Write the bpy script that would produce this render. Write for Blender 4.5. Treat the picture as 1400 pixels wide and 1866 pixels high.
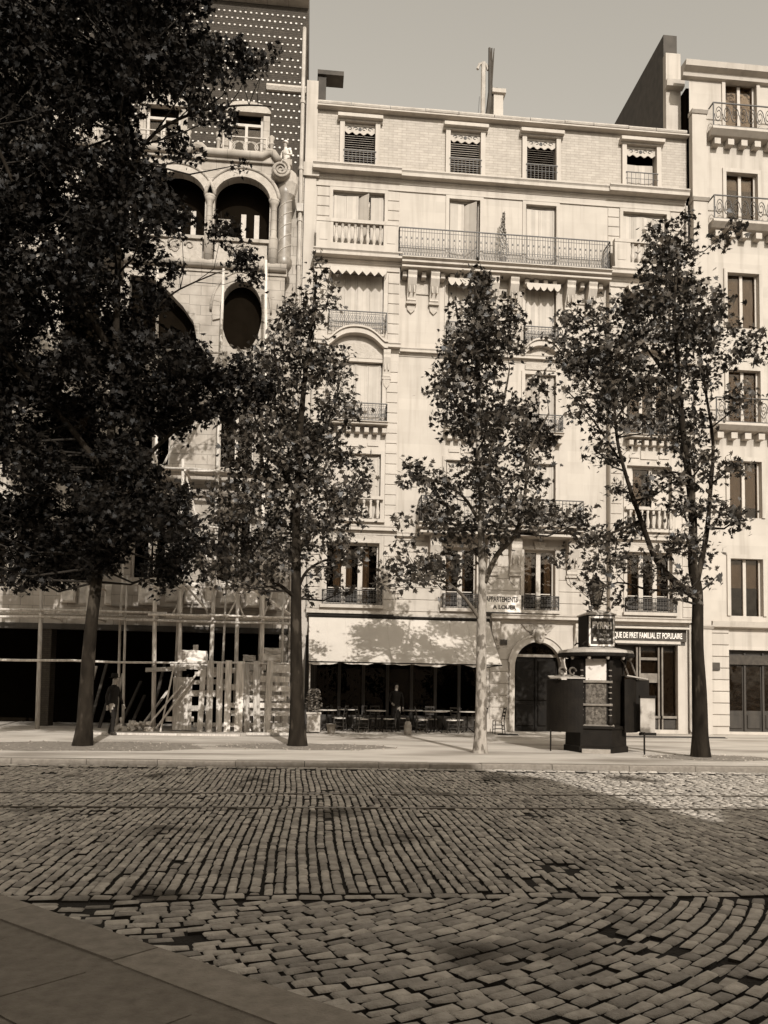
import bpy, bmesh, math, random
from mathutils import Vector, Matrix
R = math.radians
rnd = random.Random(7)
for o in list(bpy.data.objects):
    bpy.data.objects.remove(o, do_unlink=True)
scene = bpy.context.scene
col = scene.collection

# ------------------------------------------------------------------ camera
YAW, TILT, ROLL = R(5.435), R(3.822), R(-0.973)
F = Vector((math.sin(YAW)*math.cos(TILT), math.cos(YAW)*math.cos(TILT), math.sin(TILT)))
Rt = Vector((math.cos(YAW), -math.sin(YAW), 0)); Up = Rt.cross(F)
c_, s_ = math.cos(ROLL), math.sin(ROLL)
R2 = c_*Rt - s_*Up; U2 = s_*Rt + c_*Up
cd = bpy.data.cameras.new('camera'); cam = bpy.data.objects.new('camera', cd); col.objects.link(cam)
cam.matrix_world = Matrix(((R2.x, U2.x, -F.x, 0), (R2.y, U2.y, -F.y, -30), (R2.z, U2.z, -F.z, 1.6), (0, 0, 0, 1)))
cd.sensor_fit = 'VERTICAL'; cd.sensor_height = 36; cd.sensor_width = 27
cd.lens = 36*1500/1866; cd.shift_y = (1154.8-933)/1866; cd.clip_end = 600
scene.camera = cam

# ------------------------------------------------------------------ world, sun, exposure
SUN = Vector((-0.14, 1.0, -0.62)).normalized()
SKY_STRENGTH, SUN_STRENGTH = 0.15, 3.7
w = bpy.data.worlds.new('World'); scene.world = w; w.use_nodes = True
nt = w.node_tree; nt.nodes.clear()
sk = nt.nodes.new('ShaderNodeTexSky'); sk.sky_type = 'NISHITA'; sk.sun_disc = False
sk.sun_elevation = math.asin(-SUN.z); sk.sun_rotation = math.atan2(-SUN.x, -SUN.y); sk.dust_density = 3.0; sk.air_density = 2.8
bw = nt.nodes.new('ShaderNodeRGBToBW'); mx = nt.nodes.new('ShaderNodeMixRGB'); mx.blend_type = 'MULTIPLY'; mx.inputs[0].default_value = 1
mx.inputs[2].default_value = (1.0, 0.925, 0.80, 1)
bg = nt.nodes.new('ShaderNodeBackground'); bg.inputs[1].default_value = SKY_STRENGTH
wo = nt.nodes.new('ShaderNodeOutputWorld')
nt.links.new(sk.outputs[0], bw.inputs[0]); nt.links.new(bw.outputs[0], mx.inputs[1]); nt.links.new(mx.outputs[0], bg.inputs[0]); nt.links.new(bg.outputs[0], wo.inputs[0])
sl = bpy.data.lights.new('sun', 'SUN'); sl.energy = SUN_STRENGTH; sl.angle = R(0.4); sl.color = (1.0, 0.97, 0.925)
so = bpy.data.objects.new('sun', sl); col.objects.link(so); so.rotation_euler = SUN.to_track_quat('-Z', 'Y').to_euler(); so.location = (5, -60, 50)
scene.view_settings.view_transform = 'Standard'; scene.view_settings.look = 'None'
scene.view_settings.exposure = 0.32; scene.view_settings.gamma = 1.0

# ------------------------------------------------------------------ materials
def tint(l):
    l = max(l, 0.0005)
    return (l, 0.93*l**1.05, 0.85*l**1.12, 1)
MATS = {}
def mat(name, lum, var=0.15, scale=3.0, rough=0.8, bump=0.0, bscale=None, stretch=(1, 1, 1), spec=0.3, stain=0.0, island=0.0, brick=None, wave=None, bvar=.09, coords='Object', metal=0.0, blotch=None):
    if name in MATS: return MATS[name]
    m = bpy.data.materials.new(name); m.use_nodes = True
    n = m.node_tree.nodes; L = m.node_tree.links
    b = n['Principled BSDF']; b.inputs['Roughness'].default_value = rough; b.inputs['Specular IOR Level'].default_value = spec; b.inputs['Metallic'].default_value = metal
    geo = n.new('ShaderNodeNewGeometry')
    mp = n.new('ShaderNodeMapping'); mp.inputs['Scale'].default_value = stretch
    L.new(geo.outputs['Position'], mp.inputs[0])
    no = n.new('ShaderNodeTexNoise'); no.inputs['Scale'].default_value = scale; no.inputs['Detail'].default_value = 6
    L.new(mp.outputs[0], no.inputs['Vector'])
    ra = n.new('ShaderNodeValToRGB'); L.new(no.outputs[0], ra.inputs[0])
    ra.color_ramp.elements[0].position = 0.28; ra.color_ramp.elements[1].position = 0.72
    ra.color_ramp.elements[0].color = tint(lum*(1-var)); ra.color_ramp.elements[1].color = tint(lum*(1+var))
    c = ra.outputs[0]
    def mul(c, fac_socket, dark, amt):
        k = n.new('ShaderNodeMixRGB'); k.blend_type = 'MIX'
        L.new(fac_socket, k.inputs[0]); L.new(c, k.inputs[1]); k.inputs[2].default_value = tint(dark)
        return k.outputs[0]
    if stain:
        mp2 = n.new('ShaderNodeMapping'); mp2.inputs['Scale'].default_value = (3.2, 3.2, 0.2); L.new(geo.outputs['Position'], mp2.inputs[0])
        n2 = n.new('ShaderNodeTexNoise'); n2.inputs['Scale'].default_value = 1.3; n2.inputs['Detail'].default_value = 8; L.new(mp2.outputs[0], n2.inputs['Vector'])
        r2 = n.new('ShaderNodeMapRange'); r2.inputs[1].default_value = 0.5; r2.inputs[2].default_value = 0.78; r2.inputs[3].default_value = 0; r2.inputs[4].default_value = stain
        L.new(n2.outputs[0], r2.inputs[0]); c = mul(c, r2.outputs[0], lum*0.45, 1)
    if blotch:
        sc, lo, hi, dark = blotch
        n3 = n.new('ShaderNodeTexNoise'); n3.inputs['Scale'].default_value = sc; n3.inputs['Detail'].default_value = 3; L.new(mp.outputs[0], n3.inputs['Vector'])
        r3 = n.new('ShaderNodeMapRange'); r3.inputs[1].default_value = lo; r3.inputs[2].default_value = hi; L.new(n3.outputs[0], r3.inputs[0])
        c = mul(c, r3.outputs[0], dark, 1)
    if island:
        oi = n.new('ShaderNodeObjectInfo'); ad = n.new('ShaderNodeMath'); ad.operation = 'ADD'; fr = n.new('ShaderNodeMath'); fr.operation = 'FRACT'
        L.new(geo.outputs['Random Per Island'], ad.inputs[0]); L.new(oi.outputs['Random'], ad.inputs[1]); L.new(ad.outputs[0], fr.inputs[0])
        r4 = n.new('ShaderNodeMapRange'); r4.inputs[3].default_value = 1-island; r4.inputs[4].default_value = 1+island; L.new(fr.outputs[0], r4.inputs[0])
        k = n.new('ShaderNodeMixRGB'); k.blend_type = 'MULTIPLY'; k.inputs[0].default_value = 1; L.new(c, k.inputs[1]); L.new(r4.outputs[0], k.inputs[2]); c = k.outputs[0]
    hgt = None
    if brick:
        bw_, bh_, mo_, jl = brick
        mpb = n.new('ShaderNodeMapping'); mpb.inputs['Rotation'].default_value = (R(90), 0, 0); L.new(geo.outputs['Position'], mpb.inputs[0])
        sx = n.new('ShaderNodeSeparateXYZ'); cx = n.new('ShaderNodeCombineXYZ'); L.new(geo.outputs['Position'], sx.inputs[0]); L.new(sx.outputs[0], cx.inputs[0]); L.new(sx.outputs[2], cx.inputs[1])
        bt = n.new('ShaderNodeTexBrick'); bt.inputs['Scale'].default_value = 1; bt.inputs['Brick Width'].default_value = bw_; bt.inputs['Row Height'].default_value = bh_; bt.inputs['Mortar Size'].default_value = mo_; bt.inputs['Mortar Smooth'].default_value = 0.3
        bt.inputs['Color1'].default_value = (1+bvar*.6,)*3+(1,); bt.inputs['Color2'].default_value = (1-bvar,)*3+(1,); bt.inputs['Mortar'].default_value = (jl, jl, jl, 1)
        L.new(cx.outputs[0], bt.inputs['Vector'])
        k = n.new('ShaderNodeMixRGB'); k.blend_type = 'MULTIPLY'; k.inputs[0].default_value = 1; L.new(c, k.inputs[1]); L.new(bt.outputs[0], k.inputs[2]); c = k.outputs[0]
        hgt = bt.outputs['Fac']
    L.new(c, b.inputs['Base Color'])
    if bump or brick:
        bp = n.new('ShaderNodeBump'); bp.inputs['Strength'].default_value = bump or 0.4; bp.inputs['Distance'].default_value = 0.02
        if brick: bp.invert = True; L.new(hgt, bp.inputs['Height'])
        else:
            nb = n.new('ShaderNodeTexNoise'); nb.inputs['Scale'].default_value = bscale or scale*6; nb.inputs['Detail'].default_value = 5
            L.new(mp.outputs[0], nb.inputs['Vector']); L.new(nb.outputs[0], bp.inputs['Height'])
        L.new(bp.outputs[0], b.inputs['Normal'])
    MATS[name] = m
    return m
STONE = mat('limestone', .42, .06, 1.4, .9, .12, brick=(1.3, .43, .004, .93), stain=.5, bvar=.05)
TRIM = mat('limestone_trim', .42, .06, 2.0, .85, .1, 60, stain=.4)
CARVE = mat('carved_limestone', .38, .12, 7, .9, .9, 22, stain=.2)
ATTIC = mat('attic_brick', .38, .08, 5, .9, .5, brick=(.34, .105, .010, .78), stain=.25)
SHUT = mat('painted_shutter', .41, .07, 3, .75, .12, brick=(.145, 40, .008, .86), bvar=.12, stain=.2)
CANVAS = mat('awning_canvas', .46, .05, 1.2, .95, .25, 5)
CLOTH_STRIPE = mat('marquise_cloth', .43, .05, 5, .9)
ZINC = mat('roof_zinc', .36, .2, 2.5, .6, .2, spec=.5, stain=.3)
IRON = mat('black_iron', .035, .3, 8, .55, .2, spec=.5)
IRON2 = mat('painted_iron', .010, .35, 4, .7, .3, 30, spec=.15, stain=.3)
def glass(name, tr, refl_bump):
    m = bpy.data.materials.new(name); m.use_nodes = True; n = m.node_tree.nodes; L = m.node_tree.links; n.clear()
    out = n.new('ShaderNodeOutputMaterial'); mix = n.new('ShaderNodeMixShader'); t = n.new('ShaderNodeBsdfTransparent'); g = n.new('ShaderNodeBsdfGlossy'); fr = n.new('ShaderNodeFresnel')
    t.inputs[0].default_value = tint(tr); g.inputs[0].default_value = tint(.9); g.inputs['Roughness'].default_value = .04; fr.inputs[0].default_value = 1.42
    ge = n.new('ShaderNodeNewGeometry'); no = n.new('ShaderNodeTexNoise'); no.inputs['Scale'].default_value = 2.2; bp = n.new('ShaderNodeBump'); bp.inputs['Strength'].default_value = refl_bump; bp.inputs['Distance'].default_value = .03
    L.new(ge.outputs['Position'], no.inputs['Vector']); L.new(no.outputs[0], bp.inputs['Height']); L.new(bp.outputs[0], g.inputs['Normal'])
    L.new(fr.outputs[0], mix.inputs[0]); L.new(t.outputs[0], mix.inputs[1]); L.new(g.outputs[0], mix.inputs[2]); L.new(mix.outputs[0], out.inputs[0])
    MATS[name] = m
    return m
GLASS = glass('window_glass', .6, .35)
CURT = mat('curtain', .30, .15, 4, .95, stretch=(8, 1, .3))
BARKM = mat('shaded_limb_bark', .085, .4, 8, .95, .8, 20, stretch=(1, 1, .5), spec=.1)  # limbs darker than the pale trunk: leaf shade put into the colour
FRAME = mat('painted_frame', .42, .1, 6, .6)
DWOOD = mat('dark_wood', .03, .35, 5, .6, .3, 30, stretch=(1, 1, .2), spec=.4)
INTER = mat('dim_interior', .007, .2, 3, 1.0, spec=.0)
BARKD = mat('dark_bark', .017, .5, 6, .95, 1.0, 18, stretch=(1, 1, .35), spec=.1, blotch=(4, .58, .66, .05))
BARKL = mat('plane_bark', .30, .25, 9, .9, .8, 22, stretch=(1, 1, .5), blotch=(7, .50, .58, .12))
TWIG = mat('twig_bark', .02, .3, 9, .9)
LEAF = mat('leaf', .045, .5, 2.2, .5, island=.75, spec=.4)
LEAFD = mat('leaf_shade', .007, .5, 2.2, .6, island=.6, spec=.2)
PAVE = mat('sanded_pavement', .45, .16, 1.6, .95, .6, 30, stretch=(.5,1.6,1), blotch=(.45, .48, .68, .22))
EARTH = mat('tree_pit_earth', .20, .4, 9, .95, 1.0, 30)
JOINT = mat('joint_sand', .014, .4, 6, .95, .8, 40)
COBBLE = mat('cobble', .37, .24, 14, .7, .8, 90, island=.34, spec=.4, blotch=(.7, .58, .68, .09))
GRAN = mat('granite_kerb', .2, .2, 12, .8, .5, 60, island=.12)
ASPH = mat('near_pavement', .16, .2, 14, .9, .6, 70)
RAIL = mat('tram_rail', .12, .3, 8, .3, spec=.6, metal=.6)
WOODP = mat('rough_plank', .52, .3, 4, .9, .5, 30, stretch=(6, 6, .6), island=.3)
POLE = mat('scaffold_pole', .52, .3, 5, .9, .4, 20, stretch=(3, 3, .5), island=.25)
LSTONE = mat('new_stone', .34, .2, 2, .9, .3, brick=(.8,.36,.012,.6), stain=.45)
LBRICK = mat('dark_brick', .05, .2, 6, .85, .5, brick=(.22, .075, .01, .6))
STUD = mat('ceramic_stud', .46, .05, 9, .4, spec=.5)
GLAZE = mat('glazed_tile', .22, .3, 4, .4, spec=.5)
SKIN = mat('skin', .30, .08, 20, .6)
CLD = mat('dark_cloth', .010, .3, 12, .9)
CLW = mat('white_smock', .58, .1, 9, .9, .3)
POSTW = mat('pale_poster', .60, .08, 5, .7, blotch=(7, .60, .66, .3))
POSTD = mat('worn_poster', .11, .6, 9, .7, blotch=(14, .5, .58, .05))
SIGND = mat('sign_dark', .045, .3, 6, .5)
SIGNW = mat('sign_white', .78, .05, 6, .7)
TILE = mat('slate_and_wall_shade', .05, .3, 3, .7, stain=.4)
MARBLE = mat('table_top', .5, .1, 8, .35, spec=.5)
POT = mat('grey_stoneware', .28, .2, 9, .7)
RUBBLE = mat('rubble', .58, .25, 5, .95, .8, 12, island=.25)

# ------------------------------------------------------------------ mesh helpers
class MB:
    def __init__(s): s.v = []; s.f = []
    def add(s, vs, fs):
        o = len(s.v); s.v += [tuple(v) for v in vs]; s.f += [tuple(i+o for i in f) for f in fs]; return s
    def box(s, x0, x1, y0, y1, z0, z1):
        return s.add([(x0,y0,z0),(x1,y0,z0),(x1,y1,z0),(x0,y1,z0),(x0,y0,z1),(x1,y0,z1),(x1,y1,z1),(x0,y1,z1)],
                     [(0,3,2,1),(4,5,6,7),(0,1,5,4),(1,2,6,5),(2,3,7,6),(3,0,4,7)])
    def cbox(s, x0, x1, y0, y1, z0, z1, b=.015):      # chamfered front edge (towards -Y)
        vs = [(x0,y1,z0),(x1,y1,z0),(x1,y1,z1),(x0,y1,z1),(x0,y0+b,z0),(x1,y0+b,z0),(x1,y0+b,z1),(x0,y0+b,z1),(x0+b,y0,z0+b),(x1-b,y0,z0+b),(x1-b,y0,z1-b),(x0+b,y0,z1-b)]
        return s.add(vs, [(0,1,5,4),(1,2,6,5),(2,3,7,6),(3,0,4,7),(4,5,9,8),(5,6,10,9),(6,7,11,10),(7,4,8,11),(8,9,10,11),(3,2,1,0)])
    def obox(s, M, sx, sy, sz, jit=0):
        vs = [(x*sx/2, y*sy/2, z*sz/2) for z in (-1,1) for y in (-1,1) for x in (-1,1)]
        vs = [M @ Vector((a+rnd.uniform(-jit,jit), b+rnd.uniform(-jit,jit), c+rnd.uniform(-jit,jit))) for a,b,c in vs]
        return s.add(vs, [(0,2,3,1),(4,5,7,6),(0,1,5,4),(1,3,7,5),(3,2,6,7),(2,0,4,6)])
    def bar(s, a, b, w, d=None):                      # square bar between two points
        a = Vector(a); b = Vector(b); q = (b-a).to_track_quat('Z', 'Y'); M = Matrix.Translation((a+b)/2) @ q.to_matrix().to_4x4()
        return s.obox(M, w, d or w, (b-a).length)
    def prism_x(s, prof, x0, x1):
        n = len(prof); vs = [(x0,y,z) for y,z in prof]+[(x1,y,z) for y,z in prof]
        return s.add(vs, [(i,(i+1)%n,(i+1)%n+n,i+n) for i in range(n)]+[tuple(range(n))[::-1], tuple(range(n,2*n))])
    def poly_y(s, pts, y0, y1):
        n = len(pts); vs = [(x,y0,z) for x,z in pts]+[(x,y1,z) for x,z in pts]
        return s.add(vs, [(i,i+n,(i+1)%n+n,(i+1)%n) for i in range(n)]+[tuple(range(n)), tuple(range(n,2*n))[::-1]])
    def band(s, inner, outer, y0, y1):                # ring between two equal polylines in XZ
        n = len(inner); vs = [(x,y0,z) for x,z in inner]+[(x,y0,z) for x,z in outer]+[(x,y1,z) for x,z in inner]+[(x,y1,z) for x,z in outer]
        fs = []
        for i in range(n-1):
            fs += [(i,i+1,n+i+1,n+i),(2*n+i,3*n+i,3*n+i+1,2*n+i+1),(i,2*n+i,2*n+i+1,i+1),(n+i,n+i+1,3*n+i+1,3*n+i)]
        fs += [(0,n,3*n,2*n),(n-1,3*n-1,4*n-1,2*n-1)]
        return s.add(vs, fs)
    def tube(s, path, r, n=6, cap=True):
        path = [Vector(p) for p in path]; k = len(path)
        rs = r if isinstance(r, (list, tuple)) else [r]*k
        o = len(s.v); t0 = None
        for i, p in enumerate(path):
            t = (path[min(i+1,k-1)]-path[max(i-1,0)])
            if t.length < 1e-9: t = Vector((0,0,1))
            t.normalize()
            if t0 is None:
                u = t.orthogonal().normalized()
            else:
                u = (u-t*u.dot(t)); u = u.normalized() if u.length > 1e-6 else t.orthogonal().normalized()
            t0 = t; v = t.cross(u)
            for j in range(n):
                a = 2*math.pi*j/n; s.v.append(tuple(p+(u*math.cos(a)+v*math.sin(a))*rs[i]))
        for i in range(k-1):
            for j in range(n):
                s.f.append((o+i*n+j, o+i*n+(j+1)%n, o+(i+1)*n+(j+1)%n, o+(i+1)*n+j))
        if cap:
            s.f.append(tuple(o+j for j in range(n))[::-1]); s.f.append(tuple(o+(k-1)*n+j for j in range(n)))
        return s
    def lathe(s, prof, cx=0, cy=0, n=14, a0=0, sy=1.0):
        o = len(s.v); k = len(prof)
        for r, z in prof:
            for j in range(n):
                a = a0+2*math.pi*j/n; s.v.append((cx+r*math.cos(a), cy+r*math.sin(a)*sy, z))
        for i in range(k-1):
            for j in range(n):
                s.f.append((o+i*n+j, o+i*n+(j+1)%n, o+(i+1)*n+(j+1)%n, o+(i+1)*n+j))
        s.f.append(tuple(o+j for j in range(n))[::-1]); s.f.append(tuple(o+(k-1)*n+j for j in range(n)))
        return s
    def wall(s, x0, x1, z0, z1, y, ops=(), d=.3):     # front face with rectangular openings and their reveals
        xs = sorted(set([x0,x1]+[v for o in ops for v in (o[0],o[1])])); zs = sorted(set([z0,z1]+[v for o in ops for v in (o[2],o[3])]))
        for a, b in zip(xs, xs[1:]):
            for c, e in zip(zs, zs[1:]):
                mx_, mz = (a+b)/2, (c+e)/2
                if any(o[0] < mx_ < o[1] and o[2] < mz < o[3] for o in ops): continue
                s.add([(a,y,c),(b,y,c),(b,y,e),(a,y,e)], [(0,1,2,3)])
        for o in ops:
            a, b, c, e = o[:4]
            s.add([(a,y,c),(b,y,c),(b,y,e),(a,y,e),(a,y+d,c),(b,y+d,c),(b,y+d,e),(a,y+d,e)], [(0,4,5,1),(1,5,6,2),(2,6,7,3),(3,7,4,0)])
        return s
    def mesh(s, name, m, smooth=False):
        me = bpy.data.meshes.new(name); me.from_pydata(s.v, [], s.f); me.update()
        if m: me.materials.append(m)
        if smooth: me.polygons.foreach_set('use_smooth', [True]*len(me.polygons))
        return me
    def build(s, name, m, parent=None, smooth=False, **kw):
        return link(name, s.mesh(name, m, smooth), parent, **kw)
def link(name, data, parent=None, label=None, cat=None, group=None, kind=None, loc=None):
    o = bpy.data.objects.new(name, data); col.objects.link(o)
    if parent is not None:
        o.parent = parent
        p = parent; off = Vector((0,0,0))
        while p is not None: off += p.location; p = p.parent
        if loc is None: o.location = -off
    if loc is not None: o.location = loc
    tag(o, label, cat, group, kind)
    return o
def tag(o, label=None, cat=None, group=None, kind=None):
    if label: o['label'] = label
    if cat: o['category'] = cat
    if group: o['group'] = group
    if kind: o['kind'] = kind
    return o
def thing(name, label, cat, loc=(0,0,0), group=None):
    o = bpy.data.objects.new(name, None); col.objects.link(o); o.location = loc; o.empty_display_size = .2
    return tag(o, label, cat, group)
def copy_tree(o, parent=None):
    c = o.copy(); col.objects.link(c); c.parent = parent
    for ch in o.children: copy_tree(ch, c)
    return c
def arc(cx, cz, rx, rz, a0, a1, n):
    return [(cx+rx*math.cos(R(a0+(a1-a0)*i/n)), cz+rz*math.sin(R(a0+(a1-a0)*i/n))) for i in range(n+1)]
def text(name, body, size, loc, rot, m, parent, sx=1.0, depth=.006, label=None, bold=0.0):
    cu = bpy.data.curves.new(name, 'FONT'); cu.body = body; cu.size = size; cu.extrude = depth; cu.align_x = 'CENTER'; cu.align_y = 'CENTER'; cu.offset = bold
    t = bpy.data.objects.new(name, cu); col.objects.link(t)
    dg = bpy.context.evaluated_depsgraph_get(); me = bpy.data.meshes.new_from_object(t.evaluated_get(dg)); bpy.data.objects.remove(t)
    me.materials.clear(); me.materials.append(m)
    M = Matrix.Translation(loc) @ Matrix.Rotation(rot, 4, 'Z') @ Matrix.Rotation(R(90), 4, 'X') @ Matrix.Diagonal((sx,1,1,1))
    me.transform(M)
    return link(name, me, parent, label=label)

# ================================================================== SETTING
PZ = 0.10                                            # pavement level
def kerb_y(x): return -13.2-0.04*x
g = MB(); g.add([(-160,-160,-.09),(160,-160,-.09),(160,160,-.09),(-160,160,-.09)], [(0,1,2,3)])
g.build('ground', JOINT, kind='structure')
road = MB(); road.add([(-40,-29.5,-.03),(40,-29.5,-.03),(40,kerb_y(40),-.03),(-40,kerb_y(-40),-.03)], [(0,1,2,3)])
road = road.build('road', JOINT, kind='structure')
pv = MB(); xs = [-40+2*i for i in range(41)]
for a, b in zip(xs, xs[1:]):
    pv.add([(a,kerb_y(a)+.28,PZ),(b,kerb_y(b)+.28,PZ),(b,3,PZ),(a,3,PZ)], [(0,1,2,3)])
pave = pv.build('pavement', PAVE, kind='structure')
# granite kerb stones, each one a part of the pavement
x = -20.0; k = 0
while x < 22:
    l = rnd.uniform(.95, 1.7); x1 = x+l-.012
    m = MB(); dy = rnd.uniform(-.008, .008); dz = rnd.uniform(-.006, .006); b = .02
    y0, y1 = kerb_y(x)+dy, kerb_y(x1)+dy
    top = PZ+.004+dz
    m.add([(x,y0,-.08),(x1,y1,-.08),(x,y0,top-b),(x1,y1,top-b),(x,y0+b,top),(x1,y1+b,top),(x,y0+.29,top),(x1,y1+.29,top),(x,y0+.29,-.08),(x1,y1+.29,-.08)],
          [(0,1,3,2),(2,3,5,4),(4,5,7,6),(6,7,9,8),(0,2,4,6,8),(1,9,7,5,3)])
    m.build('kerb_stone', GRAN, pave); x += l; k += 1
# iron drain channels let into the pavement by the house fronts
for (xa, xb, yy, lab) in ((6.55, 7.25, -2.6, 'short iron drain channel in the pavement below the sunlit chair'), (9.2, 14.4, -3.0, 'long iron drain channel in the pavement before the right shop')):
    m = MB(); m.box(xa, xb, yy, yy+.14, PZ-.02, PZ+.012); m.box(xa, xb, yy+.14, yy+.2, PZ-.02, PZ+.05)
    m.build('drain_channel', IRON, label=lab, cat='drain')
m = MB(); m.obox(Matrix.Translation((-4.2,-4.7,PZ+.03)) @ Matrix.Rotation(R(-1.5),4,'Z'), 4.6, .2, .06, .004)
m.build('plank', WOODP, label='long plank lying flat on the pavement before the hoarding', cat='plank')
m = MB(); m.obox(Matrix.Translation((-.9,-4.2,PZ+.05)) @ Matrix.Rotation(R(3),4,'Z'), 1.7, .25, .07, .004)
m.build('plank', WOODP, label='short pale plank lying between hoarding and second tree', cat='plank')
# earth of the tree pits
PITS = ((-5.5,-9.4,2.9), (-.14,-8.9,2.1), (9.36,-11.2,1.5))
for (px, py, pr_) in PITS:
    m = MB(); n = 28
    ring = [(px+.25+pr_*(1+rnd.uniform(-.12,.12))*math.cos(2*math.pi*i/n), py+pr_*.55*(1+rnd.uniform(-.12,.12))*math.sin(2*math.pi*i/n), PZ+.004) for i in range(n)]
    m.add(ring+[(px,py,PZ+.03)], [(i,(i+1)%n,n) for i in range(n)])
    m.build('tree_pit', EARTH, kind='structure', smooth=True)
m = MB()
for (px, py, pr_) in PITS:
    for i in range(170):
        a = rnd.uniform(0, 6.28); rr = pr_*math.sqrt(rnd.uniform(.25,1.25)); s = rnd.uniform(.008,.022)
        M = Matrix.Translation((px+.25+rr*math.cos(a), py+.55*rr*math.sin(a), PZ+s*.4)) @ Matrix.Rotation(rnd.uniform(0,6),4,(rnd.random(),rnd.random(),1))
        m.obox(M, s*2, s*1.6, s, s*.3)
m.build('gravel', mat('gravel',.3,.3,9,.9,island=.3), kind='stuff', label='loose gravel and rubbish strewn round the tree pits', cat='gravel')
# near pavement corner at the viewer's feet
NP = [(-30,-23.1),(-3.6,-23.0),(-2.75,-23.25),(-.79,-25.11),(.39,-26.25),(1.4,-27.8),(1.7,-30),(30,-30),(30,-38),(-30,-38)]
m = MB(); n = len(NP)
m.add([(a,b,.0) for a,b in NP]+[(a,b,.10) for a,b in NP], [tuple(range(n,2*n))[::-1]]+[(i,(i+1)%n,(i+1)%n+n,i+n) for i in range(n)])
m.build('near_pavement', ASPH, kind='structure')
NPV = bpy.data.objects['near_pavement']
def in_near(x, y):
    ins = False
    for i in range(n):
        (x1,y1),(x2,y2) = NP[i], NP[(i+1)%n]
        if (y1 > y) != (y2 > y) and x < (x2-x1)*(y-y1)/(y2-y1)+x1: ins = not ins
    return ins
for (a, b) in zip(NP[1:6], NP[2:7]):                    # granite edging of the near corner
    A_, B_ = Vector((a[0],a[1],0)), Vector((b[0],b[1],0)); L_ = (B_-A_).length; k = max(1, round(L_/1.1)); an = math.atan2(B_.y-A_.y, B_.x-A_.x)
    for i in range(k):
        c = A_.lerp(B_, (i+.5)/k); M = Matrix.Translation((c.x,c.y,.055)) @ Matrix.Rotation(an,4,'Z') @ Matrix.Translation((0,-.15 if True else .15,0))
        MB().obox(M, L_/k-.012, .3, .112, .004).build('kerb_stone', GRAN, NPV)
an = R(-43.7); ca, sa = math.cos(an), math.sin(an)
for i in range(-9, 12):                               # asphalt flags behind it
    for j in range(-9, 9):
        cx, cy = -1.6+(i*.86+(j % 2)*.43)*ca-(j*.58)*sa, -25.4+(i*.86+(j % 2)*.43)*sa+(j*.58)*ca
        if cy < -30.5 or cx < -8: continue
        cs = [(cx+dx*.66*ca-dy*.60*sa, cy+dx*.66*sa+dy*.60*ca) for dx in (-1,1) for dy in (-1,1)]
        if all(in_near(*q) for q in cs): MB().obox(Matrix.Translation((cx,cy,.098)) @ Matrix.Rotation(an,4,'Z'), .845, .565, .02, .003).build('flagstone', ASPH, NPV)
# tram rails
for yy in (-17.40, -18.84):
    m = MB(); m.box(-40,40,yy-.03,yy+.03,-.06,.004); m.box(-40,40,yy+.065,yy+.085,-.06,-.002)
    m.build('tram_rail', RAIL, road)
# ---- cobblestones: list of (x, y, angle, length, width)
ST = []
x = -10.0; ci = 0
while x < 14:
    wd = rnd.uniform(.088, .104); y = kerb_y(x)-.42-rnd.uniform(0,.25); wav = rnd.uniform(-.02,.02)
    while y > -23.42:
        ln = rnd.uniform(.135, .19); yc = y-ln/2
        if y-ln < -23.42: ln = y+23.42; yc = y-ln/2
        if ln > .05 and not any(abs(yc-(ry+.03)) < ln/2+.06 for ry in (-17.40,-18.84)) and not in_near(x, yc):
            ST.append((x+.03*math.sin(yc*.8+ci*.03)+.004*math.sin(yc*3+wav*90), yc, math.pi/2+rnd.uniform(-.05,.05), ln-.018, wd-.022))
        elif any(abs(yc-(ry+.03)) < ln/2+.06 for ry in (-17.40,-18.84)) and not in_near(x, yc):
            for ry in (-17.40,-18.84):                # short stones on either side of the rail
                for (a, b) in ((y, ry+.10), (ry-.04, y-ln)):
                    if a-b > .05 and a <= y+1e-6 and b >= y-ln-1e-6: ST.append((x, (a+b)/2, math.pi/2, a-b-.014, wd-.02))
        y -= ln
    x += wd; ci += 1
for row in range(2):                                  # gutter courses along the kerb
    x = -10.0
    while x < 14:
        ln = rnd.uniform(.16,.24); ST.append((x+ln/2, kerb_y(x)-.1-.15*row, -.04, ln-.02, .125)); x += ln
x = -6.0
while x < 10:                                         # course between the two pavings
    ln = rnd.uniform(.15,.24); yy = -23.51+rnd.uniform(-.012,.012)
    if not in_near(x, yy): ST.append((x+ln/2, yy, rnd.uniform(-.04,.04), ln-.018, .10))
    x += ln
PCX, PCY = -1.69, -20.6
r = 2.2
while r < 11:
    a = R(-140)+rnd.uniform(0,.1); wd = rnd.uniform(.092,.112)
    while a < R(12):
        ln = rnd.uniform(.15,.21); da = ln/r; am = a+da/2
        sx_, sy_ = PCX+r*math.cos(am), PCY+r*math.sin(am)
        if sy_ < -23.64 and sy_ > -28.6 and -5 < sx_ < 8 and not in_near(sx_, sy_): ST.append((sx_, sy_, am+math.pi/2+rnd.uniform(-.05,.05), ln-.019, wd-.019))
        a += da
    r += wd
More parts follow.
